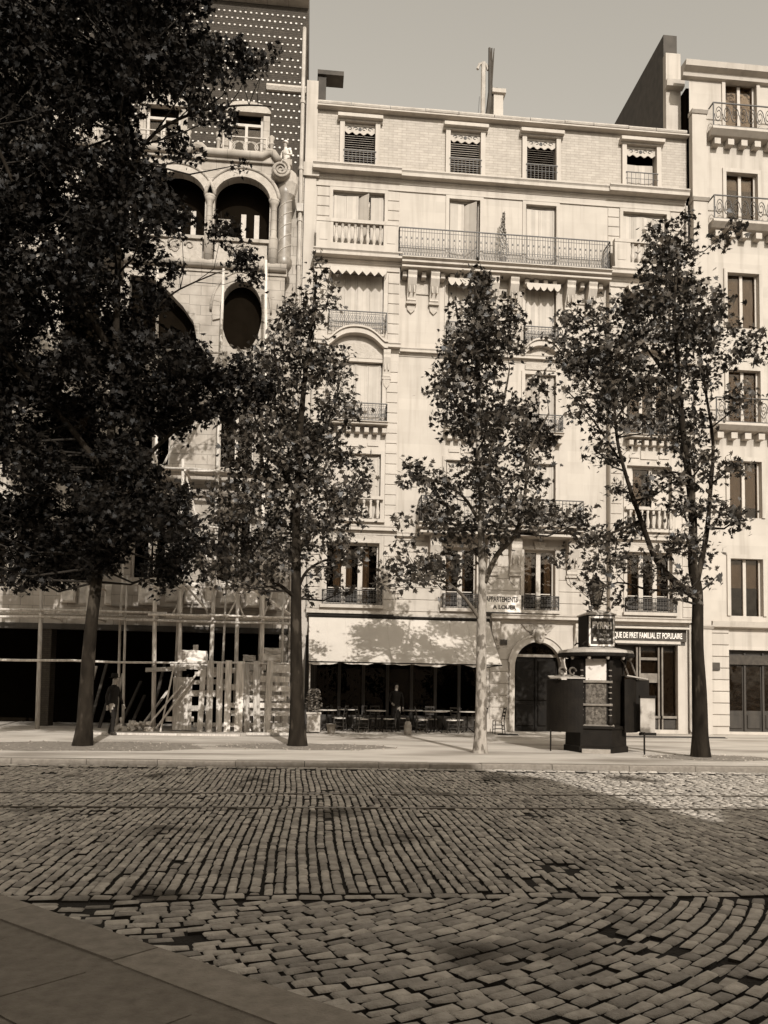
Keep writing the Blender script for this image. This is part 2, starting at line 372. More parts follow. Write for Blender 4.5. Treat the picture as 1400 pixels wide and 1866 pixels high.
def stone_verts(L_, W_, h, jit):
    j = lambda: rnd.uniform(-jit, jit)
    hx, hy = L_/2, W_/2; v = []
    bx, by = min(.012, hx*.2), min(.010, hy*.25)
    c = [(-hx,-hy),(hx,-hy),(hx,hy),(-hx,hy)]
    c = [(a+j()*.6, b+j()*.5) for a, b in c]
    t = [h+j()*.5 for _ in range(4)]
    for a, b in c: v.append((a*.97, b*.97, -.07))
    for i, (a, b) in enumerate(c): v.append((a, b, t[i]-.012))
    for i, (a, b) in enumerate(c): v.append((a*(1-bx/hx), b*(1-by/hy), t[i]))
    v.append((j(), j(), h+.005))
    return v
SF = [(i,(i+1)%4,(i+1)%4+4,i+4) for i in range(4)]+[(4+i,4+(i+1)%4,8+(i+1)%4,8+i) for i in range(4)]+[(8+i,8+(i+1)%4,12) for i in range(4)]
def screen(p):
    d = Vector(p)-Vector((0,-30,1.6)); z = d.dot(F)
    if z < .2: return None
    return 700+1500*d.dot(R2)/z, 1154.8-1500*d.dot(U2)/z
vis = []
for i, s in enumerate(ST):
    q = screen((s[0], s[1], 0))
    if q and 5 < q[0] < 1395 and 1380 < q[1] < 1858: vis.append((-(q[1]), i))
vis.sort(); near = set(i for _, i in vis[:300])
variants = []
def dirty(me):                                        # earth clings to the sides of every sett
    me.materials.append(JOINT); n_ = len(me.polygons); me.polygons.foreach_set('material_index', [1 if i % 12 < 4 else 0 for i in range(n_)]); return me
for k in range(14):
    m = MB(); m.add(stone_verts(.17, .085, 0, .010), SF); variants.append(dirty(m.mesh('cobblestone', COBBLE, True)))
mj = MB(); HOLES = [(rnd.uniform(-6,9), rnd.uniform(-23.4,-14), rnd.uniform(.08,.22)) for _ in range(22)]+[(rnd.uniform(-1.5,5), rnd.uniform(-26,-23.7), rnd.uniform(.06,.16)) for _ in range(7)]+[(-1.5,-24.0,.3),(-.85,-24.6,.25)]
for i, (sx_, sy_, an, ln, wd) in enumerate(ST):
    h = rnd.uniform(-.010, .006)
    if any((sx_-a)**2+((sy_-b)*.7)**2 < c*c for a, b, c in HOLES): h -= rnd.uniform(.012, .04)
    if rnd.random() < .006: h -= .025
    if i in near:
        o = link('cobblestone', variants[i % 14], road, loc=(sx_, sy_, h))
        o.rotation_euler = (rnd.uniform(-.04,.04), rnd.uniform(-.04,.04), an+(math.pi if rnd.random() < .5 else 0)); o.scale = (ln/.17, wd/.085, 1)
    else:
        ca, sa = math.cos(an), math.sin(an)
        mj.add([(sx_+a*ca-b*sa, sy_+a*sa+b*ca, c+h) for a, b, c in stone_verts(ln, wd, 0, .009)], SF)
dirty(mj.build('cobblestones', COBBLE, road, smooth=True, kind='stuff').data)

# ---- apartment house across the avenue, behind the viewpoint: its shadow covers the road
ob = thing('opposite_house', 'tall pale apartment house across the avenue behind the viewpoint', 'building', (0,-38,0))
m = MB(); ops = []
for fl in range(4):
    for i in range(13): ops.append((-32+i*3.1, -30.7+i*3.1, 1.0+fl*3.3, 3.2+fl*3.3))
m.wall(-34, 7.7, 0, 14.4, 0, ops, .3)
m.v = [(a, -38-b, c) for a, b, c in m.v]; m.build('wall', STONE, ob)
m = MB(); ops2 = []
for fl in range(3):
    for i in range(8): ops2.append((10+i*3.1, 11.3+i*3.1, 1.0+fl*3.3, 3.2+fl*3.3))
m.wall(7.7, 36, 0, 11.2, 0, ops2, .3)
m.v = [(a, -38-b, c) for a, b, c in m.v]; m.build('wall', STONE, ob)
m = MB(); m.box(-34, 7.7, -50, -38.3, 0, 14.4); m.box(7.7, 36, -50, -38.3, 0, 11.2)
m.build('core', INTER, ob)
m = MB(); m.poly_y([(-34,14.4),(7.7,14.4),(6.9,15.6),(-34,15.6)], -49, -38.2); m.poly_y([(7.7,11.2),(36,11.2),(36,12.1),(8.6,12.1)], -49, -38.2)
m.build('roof', ZINC, ob)

# ================================================================== MAIN APARTMENT HOUSE  (facade plane Y = 0, X 0..14.6)
hb = thing('apartment_house', 'pale stone apartment house with iron balconies above a café awning', 'building', (7.3, 0, PZ))
PY = -.30                                             # plane of the two end pavilions
def P(mb, name, m=None, parent=None, **kw): return mb.build(name, m or STONE, parent or hb, **kw)
W1, W2, W3, W4 = (.64,2.60), (5.08,6.28), (8.08,9.28), (11.95,13.72)
FL = {1:(4.62,6.9), 2:(7.78,10.2), 3:(11.3,13.65), 4:(14.76,17.06), 5:(17.78,20.36)}
# --- walls
m = MB(); m.wall(3.2, 11.3, 4.3, 17.5, 0, [(a,b,FL[f][0],FL[f][1]) for f in (1,2,3,4) for a,b in (W2,W3)], .32); P(m, 'wall')
for (xa, xb, ww) in ((0,3.2,W1),(11.3,14.6,W4)):
    m = MB(); m.wall(xa, xb, 4.3, 17.5, PY, [(ww[0],ww[1],FL[f][0],FL[f][1]) for f in (1,2,3,4)], .3)
    m.add([(xa,PY,4.3),(xa,.3,4.3),(xa,.3,17.5),(xa,PY,17.5),(xb,PY,4.3),(xb,.3,4.3),(xb,.3,17.5),(xb,PY,17.5)], [(0,1,2,3),(4,7,6,5)]); P(m, 'wall')
m = MB(); m.wall(0, 14.6, 17.5, 20.8, 0, [(a,b,FL[5][0],FL[5][1]) for a,b in (W1,W2,W3,W4)], .3); P(m, 'wall')
AT = ((1.03,2.2),(5.1,6.28),(8.1,9.27),(12.1,13.32))
m = MB(); m.wall(0, 14.6, 21.2, 23.6, .06, [(a,b,21.28,23.0) for a,b in AT], .3)
m.add([(0,.06,21.2),(0,9,21.2),(0,9,23.6),(0,.06,23.6)], [(0,1,2,3)]); P(m, 'attic_wall', ATTIC)
arch_in = arc(8.625, 2.5, .885, .94, 0, 180, 20)
m = MB(); m.wall(0, 14.6, 0, 4.3, 0, [(.35,6.62,.0,3.55),(7.74,9.51,.0,3.44),(11.5,14.32,.0,3.42)], .35)
for (a, b) in zip(arch_in, arch_in[1:]):              # spandrels of the carriage arch and its soffit
    m.add([(a[0],0,a[1]),(b[0],0,b[1]),(b[0],0,3.44),(a[0],0,3.44)], [(0,3,2,1)])
    m.add([(a[0],0,a[1]),(b[0],0,b[1]),(b[0],.35,b[1]),(a[0],.35,a[1])], [(0,1,2,3)])
P(m, 'wall')
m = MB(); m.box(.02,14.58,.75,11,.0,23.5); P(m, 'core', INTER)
m = MB(); m.add([(-.0,-.08,23.72),(14.6,-.08,23.72),(14.6,5,25.0),(0,5,25.0),(14.6,12,25.2),(0,12,25.2)], [(0,1,2,3),(3,2,4,5)])
m.box(0,14.6,.1,12,23.4,23.7); P(m, 'roof', ZINC)
# --- mouldings
def cornice(xa, xb, y, z0, z1, proj, m=TRIM, name='cornice', steps=3):
    h = z1-z0; pf = [(y+.06,z0),(y-.03,z0),(y-.03,z0+h*.2),(y-.07,z0+h*.26),(y-.07,z0+h*.42),(y-proj*.86,z0+h*.43),(y-proj*.86,z0+h*.72),(y-proj*.93,z0+h*.8),(y-proj,z0+h*.86),(y-proj,z0+h*.98),(y+.06,z1)]
    return P(MB().prism_x(pf, xa, xb), name, m)
cornice(3.2,11.3,0,20.78,21.2,.36); cornice(-.14,3.2,0,20.79,21.22,.44); cornice(11.3,14.5,0,20.79,21.22,.44)
for xa, xb, y in ((0,3.2,0),(3.2,11.3,0),(11.3,14.6,0)): P(MB().box(xa,xb,y-.05,y+.02,20.5,20.56), 'fillet', TRIM)
P(MB().box(-.02,14.6,-.2,.1,23.56,23.61), 'eaves_board', TRIM)
x = 0.0
while x < 14.5:                                       # zinc gutter lengths, slightly uneven
    l = min(rnd.uniform(1.1,1.5), 14.6-x); dz = rnd.uniform(-.015,.015)
    P(MB().tube([(x,-.14,23.70+dz),(x+l-.02,-.14,23.70+dz+rnd.uniform(-.01,.01))], .085, 8), 'gutter', ZINC); x += l
# pavilion entablatures and balcony slabs of the fifth floor
for xa, xb in ((-.06,3.24),(11.26,14.6)):
    cornice(xa, xb, PY, 17.38, 17.76, .40, name='balcony_slab'); P(MB().box(xa+.06,xb-.06,PY-.05,PY+.02,17.15,17.2), 'fillet', TRIM)
cornice(3.24,11.26,0,17.32,17.62,.74,name='balcony_slab')
P(MB().box(3.24,11.26,-.62,.02,17.26,17.325), 'slab_soffit', TRIM)
# consoles and dentils under the long balcony
def console(x, w, zt, zb, y, d):
    h = zt-zb; pf = [(y+.03,zt),(y-d,zt),(y-d,zt-h*.12),(y-d*.9,zt-h*.2),(y-d*.95,zt-h*.3),(y-d*.72,zt-h*.5),(y-d*.4,zt-h*.72),(y-d*.3,zt-h*.9),(y-d*.36,zt-h*.95),(y-d*.25,zb),(y+.03,zb)]
    c = P(MB().prism_x(pf, x-w/2, x+w/2), 'console', TRIM)
    mm = MB().box(x-w/2-.03,x+w/2+.03,y-d*.35,y+.02,zb-.08,zb)
    mm.poly_y([(x-w/2,zb-.08),(x-w*.42,zb-.28),(x,zb-.42),(x+w*.42,zb-.28),(x+w/2,zb-.08)], y-.07, y+.02)
    mm.build('pendant', CARVE, c)
    for sx in (-.25,.25): MB().box(x+sx*w-.02,x+sx*w+.02,y-d*.7,y-d*.2,zb+.25*h,zt-.3*h).build('reed', TRIM, c)
CONS = (3.66,4.52,6.8,7.56,9.75,10.6)
for x in CONS: console(x, .33, 17.27, 16.15, 0, .5)
x = 3.3
while x < 11.2:
    if all(abs(x+.09-c) > .27 for c in CONS): P(MB().cbox(x,x+.17,-.34,.02,17.02,17.24,.02), 'dentil', TRIM)
    x += .36
for xa, xb in ((3.85,4.33),(6.99,7.38),(9.95,10.42)): P(MB().box(xa,xb,-.05,.02,16.5,16.9), 'carved_panel', CARVE)
# string course between third and fourth floor, with curved hoods
cornice(3.2,11.3,0,14.08,14.36,.22,name='string_course')
def hood(xa, xb, cxs, z0, rise, y, proj):
    n = 18; inner = []; outer = []
    for i in range(n+1):
        t = i/n; x_ = xa+(xb-xa)*t; u = abs(2*t-1)
        z_ = z0+rise*(0 if u > .86 else (1-(u/.86)**2.4))
        inner.append((x_, z_)); outer.append((x_, z_+.2))
    h = P(MB().band(inner, outer, y-proj, y+.02), 'hood', TRIM)
    MB().band([(a,b+.2) for a,b in inner], [(a,b+.07) for a,b in outer], y-proj-.07, y+.02).build('hood_fillet', TRIM, h)
for (xa, xb) in ((.5,2.72),(11.85,13.85)):
    hood(xa-.05, xb+.05, 0, 14.12, .52, PY, .3)
    P(MB().poly_y([(xa+.12,13.78)]+[(xa+.12+(xb-xa-.24)*i/10, 13.8+.55*(1-abs(i/5-1)**2.4)) for i in range(11)]+[(xb-.12,13.78)], PY-.06, PY+.02), 'tympanum', CARVE)
    for xx, sg in ((xa+.02,-1),(xb-.02,1)): console(xx+sg*.05, .26, 14.1, 13.1, PY, .24)
for (xa, xb) in ((0,.45),(2.77,3.24),(11.26,11.8),(13.9,14.6)): cornice(xa,xb,PY,14.06,14.36,.3,name='string_course')
for (xa, xb) in (W2, W3):
    hood(xa-.2, xb+.2, 0, 14.3, .4, 0, .26)
    P(MB().poly_y([(xa,13.82)]+[(xa+(xb-xa)*i/8, 14.0+.55*(1-abs(i/4-1)**2.4)) for i in range(9)]+[(xb,13.82)], -.05, .02), 'tympanum', CARVE)
# string course between first and second floor
for xa, xb in ((-.04,3.24),(11.26,14.6)): cornice(xa, xb, PY, 7.2, 7.54, .22, name='string_course')
for xa, xb in ((3.24,4.3),(10.1,11.26)): cornice(xa, xb, 0, 7.1, 7.4, .18, name='string_course')
for ww in (W1, W4): P(MB().box(ww[0]+.1,ww[1]-.1,PY-.04,PY+.02,6.98,7.19), 'carved_panel', CARVE)
# ground-floor cornice
cornice(6.8,11.3,0,4.14,4.44,.34,name='shop_cornice'); cornice(11.3,14.45,PY+.26,4.14,4.44,.34,name='shop_cornice'); P(MB().box(0,6.8,-.12,.02,4.2,4.34), 'fillet', TRIM)
for x in (6.98,10.15): console(x, .3, 4.14, 3.25, 0, .26)
# --- quoins of the pavilions and rusticated first-floor courses
def blocks(x0, x1, z0, z1, h, y, name):
    z = z0
    me = MB().cbox(0, x1-x0, 0, .05, 0, h-.022, .014).mesh(name, STONE)
    while z+h <= z1+.01:
        o = link(name, me, hb, loc=Vector((x0, y-.03, z))-hb.location); z += h
for xa, xb in ((.02,.46),(2.76,3.18),(11.32,11.75),(14.12,14.58)):
    blocks(xa, xb, 7.56, 13.7, .384, PY, 'quoin_block'); blocks(xa, xb, 14.4, 17.14, .384, PY, 'quoin_block'); blocks(xa, xb, 4.46, 7.18, .39, PY, 'quoin_block')
for xa, xb in ((.04,.52),(2.68,3.16),(11.34,11.8),(13.86,14.4)): blocks(xa, xb, 18.95, 20.5, .385, 0, 'quoin_block')
for xa, xb in ((3.22,4.86),(6.42,7.92),(9.42,11.28)): blocks(xa, xb, 4.46, 7.1, .44, 0, 'stone_course')
for xa, xb in ((6.8,7.5),(9.75,11.3)): blocks(xa, xb, .55, 3.2, .44, 0, 'stone_course')
P(MB().box(6.66,7.53,-.09,.02,.0,.55), 'plinth', TRIM); P(MB().box(9.71,11.45,-.09,.02,0,.55), 'plinth', TRIM)
# --- windows
def architrave(xa, xb, za, zb, y, t=.13, p=.045, sill=True):
    mm = MB().box(xa-t,xa-.001,y-p,y+.01,za,zb).box(xb+.001,xb+t,y-p,y+.01,za,zb).box(xa-t,xb+t,y-p,y+.01,zb+.001,zb+t)
    P(mm, 'architrave', TRIM)
    if sill: P(MB().box(xa-t-.04,xb+t+.04,y-.14,y+.02,za-.12,za-.002), 'sill', TRIM)
def shutters(xa, xb, za, zb, y, n=4, ajar=None, gap=.07):
    fr = P(MB().box(xa,xa+.05,y+.16,y+.3,za,zb).box(xb-.05,xb,y+.16,y+.3,za,zb).box(xa+.05,xb-.05,y+.16,y+.3,zb-.06,zb), 'window', FRAME)
    MB().box(xa+.05,xb-.05,y+.27,y+.29,za,zb-.06).build('pane', GLASS, fr)
    wl = (xb-xa-.1)/n
    for i in range(n):
        a = xa+.05+i*wl; b = a+wl-.008; d0, d1 = (.02,.055) if i % 2 == 0 else (.055,.02)
        mm = MB()
        if ajar == i: d0, d1 = (.14,-.22); b = a+wl*.8
        z1 = zb-gap-rnd.uniform(0,.02)
        Y0, Y1 = y+.13+d0-.05, y+.13+d1-.05
        k = 3                                         # three sunk panels of fixed louvres
        mm.add([(a,Y0,za+.01),(b,Y1,za+.01),(b,Y1,z1),(a,Y0,z1),(a,Y0+.035,za+.01),(b,Y1+.035,za+.01),(b,Y1+.035,z1),(a,Y0+.035,z1)], [(0,1,2,3),(5,4,7,6),(4,5,1,0),(3,2,6,7),(4,0,3,7),(1,5,6,2)])
        st = .05
        for u0, u1 in ((0,st/(b-a)),(1-st/(b-a),1)):
            mm.add([(a+(b-a)*u0,Y0+(Y1-Y0)*u0-.018,za+.02),(a+(b-a)*u1,Y0+(Y1-Y0)*u1-.018,za+.02),(a+(b-a)*u1,Y0+(Y1-Y0)*u1-.018,z1-.01),(a+(b-a)*u0,Y0+(Y1-Y0)*u0-.018,z1-.01),
                    (a+(b-a)*u0,Y0+(Y1-Y0)*u0,za+.02),(a+(b-a)*u1,Y0+(Y1-Y0)*u1,za+.02),(a+(b-a)*u1,Y0+(Y1-Y0)*u1,z1-.01),(a+(b-a)*u0,Y0+(Y1-Y0)*u0,z1-.01)], [(0,1,2,3),(0,3,7,4),(1,5,6,2),(3,2,6,7)])
        mm.build('shutter_leaf', SHUT, fr)
    return fr
def casement(xa, xb, za, zb, y, n=2, transom=None, dep=.2, open_=False, wide=.09):
    mm = MB().box(xa,xa+.07,y+dep-.05,y+dep+.04,za,zb).box(xb-.07,xb,y+dep-.05,y+dep+.04,za,zb).box(xa+.07,xb-.07,y+dep-.05,y+dep+.04,zb-.08,zb).box(xa+.07,xb-.07,y+dep-.05,y+dep+.04,za,za+.09)
    wl = (xb-xa-.14)/n
    for i in range(1, n): c = xa+.07+i*wl; mm.box(c-wide/2*1.3,c+wide/2*1.3,y+dep-.07,y+dep+.04,za+.09,zb-.08)
    if transom: mm.box(xa+.07,xb-.07,y+dep-.06,y+dep+.03,transom-.03,transom+.03)
    fr = P(mm, 'window', FRAME)
    for i in range(n):
        a = xa+.07+i*wl; MB().box(a+.005,a+wl-.005,y+dep,y+dep+.015,za+.09,zb-.08).build('pane', GLASS, fr)
        MB().box(a+.05,a+wl-.05,y+dep-.02,y+dep-.001,za+.62,za+.655).build('glazing_bar', FRAME, fr)
        cw = wl*rnd.uniform(.25,.62); side = rnd.random() < .5; zc = za+.1+rnd.choice((0,0,.5)); mm = MB(); k = 10; x0 = a+.01 if side else a+wl-.01-cw
        for q in range(k+1): xx = x0+cw*q/k; yy = y+dep+.09+.025*math.sin(q*1.9); mm.v += [(xx,yy,zc),(xx,yy,zb-.09)]
        mm.f = [(2*q,2*q+2,2*q+3,2*q+1) for q in range(k)]; mm.build('curtain', CURT, fr)
    return fr
def marquise(xa, xb, zt, y, d, drop, n, zig=True):
    mm = MB(); k = n*4
    top = [(xa+(xb-xa)*i/k, y-.01, zt) for i in range(k+1)]; mid = [(xa+(xb-xa)*i/k, y-d, zt-.10) for i in range(k+1)]
    low = []
    for i in range(k+1):
        ph = (i % 4)/4
        s = 1-abs(2*ph-1) if zig else math.sin(math.pi*ph)
        low.append((xa+(xb-xa)*i/k, y-d-.01, zt-.10-drop*.45-drop*.55*s))
    vs = top+mid+low; q = k+1
    mm.add(vs, [(r*q+i, r*q+i+1, (r+1)*q+i+1, (r+1)*q+i) for r in range(2) for i in range(k)])
    for xe in (xa, xb): mm.tube([(xe,y,zt-.25),(xe,y-d,zt-.1)], .012, 5)
    return P(mm, 'marquise', CLOTH_STRIPE)
def railing(xa, xb, y, za, zb, yb, pitch=.11, style='x', ends=True, step=.0):
    """iron railing at plane y with returns to the wall at yb"""
    mm = MB(); t = .011
    def seg(p0, p1):
        p0 = Vector(p0); p1 = Vector(p1); L_ = (p1-p0).length; n_ = max(2, int(L_/pitch)); h = zb-za
        for z_, r_ in ((zb,.022),(zb-h*.13,.009),(za+h*.36,.009),(za+.03,.014)): mm.bar(p0+Vector((0,0,z_)), p1+Vector((0,0,z_)), r_*1.6)
        for i in range(n_+1):
            p_ = p0.lerp(p1, i/n_); mm.bar(p_+Vector((0,0,za)), p_+Vector((0,0,zb)), t*(2.2 if i % 8 == 0 else 1.2))
        for i in range(0, n_):
            a_ = p0.lerp(p1, i/n_); b_ = p0.lerp(p1, (i+1)/n_)
            if style == 'x':
                mm.bar(a_+Vector((0,0,za+.03)), b_+Vector((0,0,za+h*.36)), t); mm.bar(b_+Vector((0,0,za+.03)), a_+Vector((0,0,za+h*.36)), t)
                if i % 2 == 0:
                    c_2 = (a_+b_)/2; mm.box(c_2.x-.022,c_2.x+.022,c_2.y-.015,c_2.y+.015,za+h*.62,za+h*.68)
                    mm.bar(a_+Vector((0,0,za+h*.36)), c_2+Vector((0,0,za+h*.5)), t*.8); mm.bar(b_+Vector((0,0,za+h*.36)), c_2+Vector((0,0,za+h*.5)), t*.8)
            else:
                mid = (a_+b_)/2
                for u, v_ in ((a_,mid),(mid,b_)):
                    mm.bar(u+Vector((0,0,za+h*.2)), v_+Vector((0,0,za+h*.5)), t); mm.bar(u+Vector((0,0,za+h*.8)), v_+Vector((0,0,za+h*.5)), t)
                    mm.bar(v_+Vector((0,0,za+h*.2)), u+Vector((0,0,za+h*.5)), t); mm.bar(v_+Vector((0,0,za+h*.8)), u+Vector((0,0,za+h*.5)), t)
    seg((xa,y,0),(xb,y,0))
    if ends: seg((xa,y,0),(xa,yb,0)); seg((xb,y,0),(xb,yb,0))
    return P(mm, 'railing', IRON)
# fifth floor
for i, ww in enumerate((W1,W2,W3,W4)):
    architrave(*ww, *FL[5], 0, sill=False); shutters(*ww, *FL[5], 0, n=(4 if i in (0,3) else 2)*1, ajar={0:2,1:1}.get(i), gap=.1)
railing(3.12, 11.18, -.66, 17.63, 18.72, 0, pitch=.10)
def balustrade(xa, xb, y, za, zb, nb):
    mm = MB().box(xa,xb,y-.13,y+.13,zb-.13,zb).box(xa,xb,y-.14,y+.14,za,za+.2)
    mm.box(xa,xa+.62,y-.11,y+.11,za+.2,zb-.13).box(xb-.55,xb,y-.11,y+.11,za+.2,zb-.13)
    b = P(mm, 'balustrade', TRIM)
    hh = zb-.13-za-.2
    pf = [(.075,0),(.075,.04),(.045,.07),(.05,.1),(.085,.22),(.08,.3),(.05,.42),(.036,.6),(.04,hh-.12),(.06,hh-.1),(.05,hh-.06),(.08,hh-.04),(.08,hh)]
    me = MB().lathe(pf, 0, 0, 10).mesh('baluster', TRIM, True)
    for i in range(nb):
        x_ = xa+.62+(xb-.55-xa-.62)*(i+.5)/nb
        link('baluster', me, b, loc=Vector((x_, y, za+.2)))
    for sx in (xa+.12, xb-.42): MB().box(sx,sx+.3,y-.125,y-.105,za+.3,zb-.22).build('panel', STONE, b)
balustrade(.04, 3.08, -.52, 17.77, 18.9, 8); balustrade(11.38, 14.5, -.52, 17.77, 18.9, 8)
# fourth floor
for i, ww in enumerate((W1,W2,W3,W4)):
    y = PY if i in (0,3) else 0
    shutters(*ww, *FL[4], y, n=4 if i in (0,3) else 2, gap=.04)
    if i in (1,2): architrave(*ww, *FL[4], y, sill=False)
    marquise(ww[0]-.06, ww[1]+.06, FL[4][1]+.08, y, .42, .3, 7 if i in (0,3) else 5, i in (0,3))
    if i in (0,3): railing(ww[0]-.06, ww[1]+.1, PY-.28, 14.8, 15.44, PY, pitch=.14, style='d')
    else: railing(ww[0]-.06, ww[1]+.06, -.16, 14.78, 15.46, 0, pitch=.13, style='d')
# third floor
for i, ww in enumerate((W1,W2,W3,W4)):
    y = PY if i in (0,3) else 0
    if i == 3: casement(*ww, *FL[3], y, n=3)
    else: shutters(*ww, *FL[3], y, n=4 if i == 0 else 2, gap=.03, ajar=(0 if i == 2 else None))
    architrave(*ww, *FL[3], y, sill=False)
    xa, xb = ww[0]-.1, ww[1]+.2
    cornice(xa, xb, y, 11.12, 11.3, .5, name='balcony_slab')
    for k in range(7 if i in (0,3) else 5):
        nn = 7 if i in (0,3) else 5; xx = xa+.1+(xb-xa-.3)*k/(nn-1)
        P(MB().cbox(xx,xx+.17,y-.3,y+.02,10.92,11.11,.02), 'dentil', TRIM)
    railing(xa+.05, xb-.05, y-.44, 11.31, 11.95, y, pitch=.13, style='d')
    for a_, b_, c_1, d_1 in ((ww[0]+.1,ww[0]+.5,10.5,10.62),(ww[1]-.5,ww[1]-.1,10.5,10.62),(ww[0]+.55,ww[1]-.55,10.46,10.8)): P(MB().box(a_,b_,y-.04,y+.02,c_1,d_1), 'relief_panel', TRIM)
# second floor
for i, ww in enumerate((W1,W2,W3,W4)):
    y = PY if i in (0,3) else 0
    if i == 3:
        casement(ww[0]+.25,ww[1],*FL[2],y,n=2,dep=.25); P(MB().box(ww[0],ww[0]+.25,y+.1,y+.28,*FL[2]), 'window_jamb', FRAME)
        P(MB().add([(12.9,y+.02,7.8),(13.6,y+.06,7.8),(13.6,y+.06,9.9),(12.9,y+.02,9.9)], [(0,1,2,3)]), 'blind', CLOTH_STRIPE)
    else: shutters(*ww, *FL[2], y, n=4 if i == 0 else 2, gap=.05)
    architrave(*ww, *FL[2], y, sill=(i in (0,3)))
    if i in (0,3):
        mm = MB(); mm.box(ww[0]-.1,ww[1]+.1,y-.2,y-.02,8.48,8.6)
        b = P(mm, 'balustrade', TRIM); hh = .7
        me = MB().lathe([(.07,0),(.05,.06),(.085,.22),(.05,.42),(.04,.55),(.07,.7)], 0, 0, 8).mesh('baluster', TRIM, True)
        for k in range(8): link('baluster', me, b, loc=Vector((ww[0]+.1+(ww[1]-ww[0]-.2)*k/7, y-.11, 7.78)))
cornice(4.0, 10.22, 0, 7.38, 7.68, .82, name='balcony_slab'); P(MB().box(4.05,10.15,-.7,.02,7.3,7.385), 'slab_soffit', TRIM)
railing(4.08, 10.12, -.74, 7.69, 8.64, 0, pitch=.13, style='v' if False else 'x')
for x in (4.68, 6.85, 7.72, 9.9): console(x, .4, 7.3, 5.95, 0, .42)
# first floor
for i, ww in enumerate((W1,W2,W3,W4)):
    y = PY if i in (0,3) else 0
    casement(*ww, *FL[1], y, n=3 if i in (0,3) else 2, dep=.24, wide=.13); architrave(*ww, *FL[1], y)
    railing(ww[0]-.08, ww[1]+.12, y-.1, 4.62, 5.14, y, pitch=.1, style='d')
    if i in (1,2): P(MB().poly_y([(ww[0]+.42,6.92),(ww[1]-.42,6.92),(ww[1]-.36,7.2),(ww[0]+.36,7.2)], -.1, .02), 'keystone', CARVE)
# --- attic windows
for i, (xa, xb) in enumerate(AT):
    y = .06
    P(MB().box(xa-.18,xa-.002,y-.12,y+.02,21.24,23.1), 'window_jamb', TRIM); P(MB().box(xb+.002,xb+.18,y-.12,y+.02,21.24,23.1), 'window_jamb', TRIM)
    P(MB().prism_x([(y+.02,23.1),(y-.14,23.1),(y-.14,23.17),(y-.3,23.18),(y-.3,23.31),(y+.02,23.34)], xa-.27, xb+.27), 'window_hood', TRIM)
    n = 24; low = [(xa+(xb-xa)*k/n, 22.72+.045*math.cos(k/n*2*math.pi*4)+.03*abs(k/n*2-1)) for k in range(n+1)]
    v = P(MB().poly_y(low+[(xb,23.04),(xa,23.04)], y+.02, y+.05), 'valance', TRIM)
    for sx in (-1,1):
        for rr in (.16,.36): MB().tube([((xa+xb)/2+sx*(rr*1.1+.08*math.cos(a*.7)), y+.012, 22.92+.05*math.sin(a*.7)) for a in range(8)], .012, 4).build('scroll', DWOOD, v)
    MB().poly_y(arc((xa+xb)/2,22.9,.07,.07,0,360,8)[:-1], y+.008, y+.02).build('rosette', DWOOD, v)
    if i < 3:
        mm = MB(); z = 22.68; zb = 21.3
        while z > zb:
            mm.obox(Matrix.Translation(((xa+xb)/2, y+.1, z)) @ Matrix.Rotation(R(35 if i != 1 else 25),4,'X'), xb-xa-.04, .07, .012); z -= .088
        P(mm, 'slatted_blind', FRAME if i != 2 else mat('grey_blind',.2,.1,4,.7))
    else: shutters(xa, xb, 21.3, 22.5, y+.1, n=2, gap=.0)
    mm = MB().bar((xa-.04,y-.14,21.95),(xb+.04,y-.14,21.95),.03).bar((xa-.04,y-.14,21.7),(xb+.04,y-.14,21.7),.015)
    for k in range(9 if i < 3 else 8): xx = xa+(xb-xa)*k/(8 if i < 3 else 7); mm.bar((xx,y-.14,21.24),(xx,y-.14,21.95),.016)
    P(mm, 'railing', IRON)
# --- chimneys and roof things
ch = P(MB().box(7.28,7.68,2.2,3.0,24.2,26.45).box(7.2,7.78,2.1,3.1,26.45,26.62), 'chimney', STONE); MB().lathe([(.13,26.62),(.13,26.85),(.1,26.95)],7.48,2.6,10).build('chimney_pot', TILE, ch)
fl_ = P(MB().tube([(6.86,2.4,24.2),(6.87,2.4,27.4),(6.87,2.4,27.9)],.1,8).tube([(6.87,2.4,27.9),(6.7,2.4,27.82),(6.62,2.4,27.6)],.06,6).tube([(6.87,2.4,27.9),(7.0,2.4,27.82),(7.07,2.4,27.6)],.06,6), 'flue_pipe', ZINC)
MB().bar((6.72,2.4,26.4),(6.58,2.4,24.3),.03).build('stay', IRON, fl_)
P(MB().tube([(6.95,2.3,24.8),(7.12,2.3,25.9),(7.16,2.3,26.6),(7.1,2.3,28.5)],[.09,.13,.1,.05],6).tube([(7.16,2.3,26.6),(7.3,2.3,28.5)],[.07,.02],5).tube([(7.16,2.3,26.4),(7.2,2.3,28.5)],[.06,.03],5), 'soot_flue', TILE)
P(MB().box(-.02,.3,1.6,2.1,23.9,26.1).box(-.05,1.0,1.5,2.2,26.1,26.28), 'parapet_board', TILE)
# --- party-wall strip and rain pipes
P(MB().box(-.44,-.004,-.05,.5,0,24.6).box(-.5,0.1,-.16,.5,20.78,21.3), 'party_pier', STONE)
P(MB().tube([(14.5,-.1,20.7),(14.5,-.1,.3),(14.52,-.16,.16)],.05,8), 'rain_pipe', ZINC)
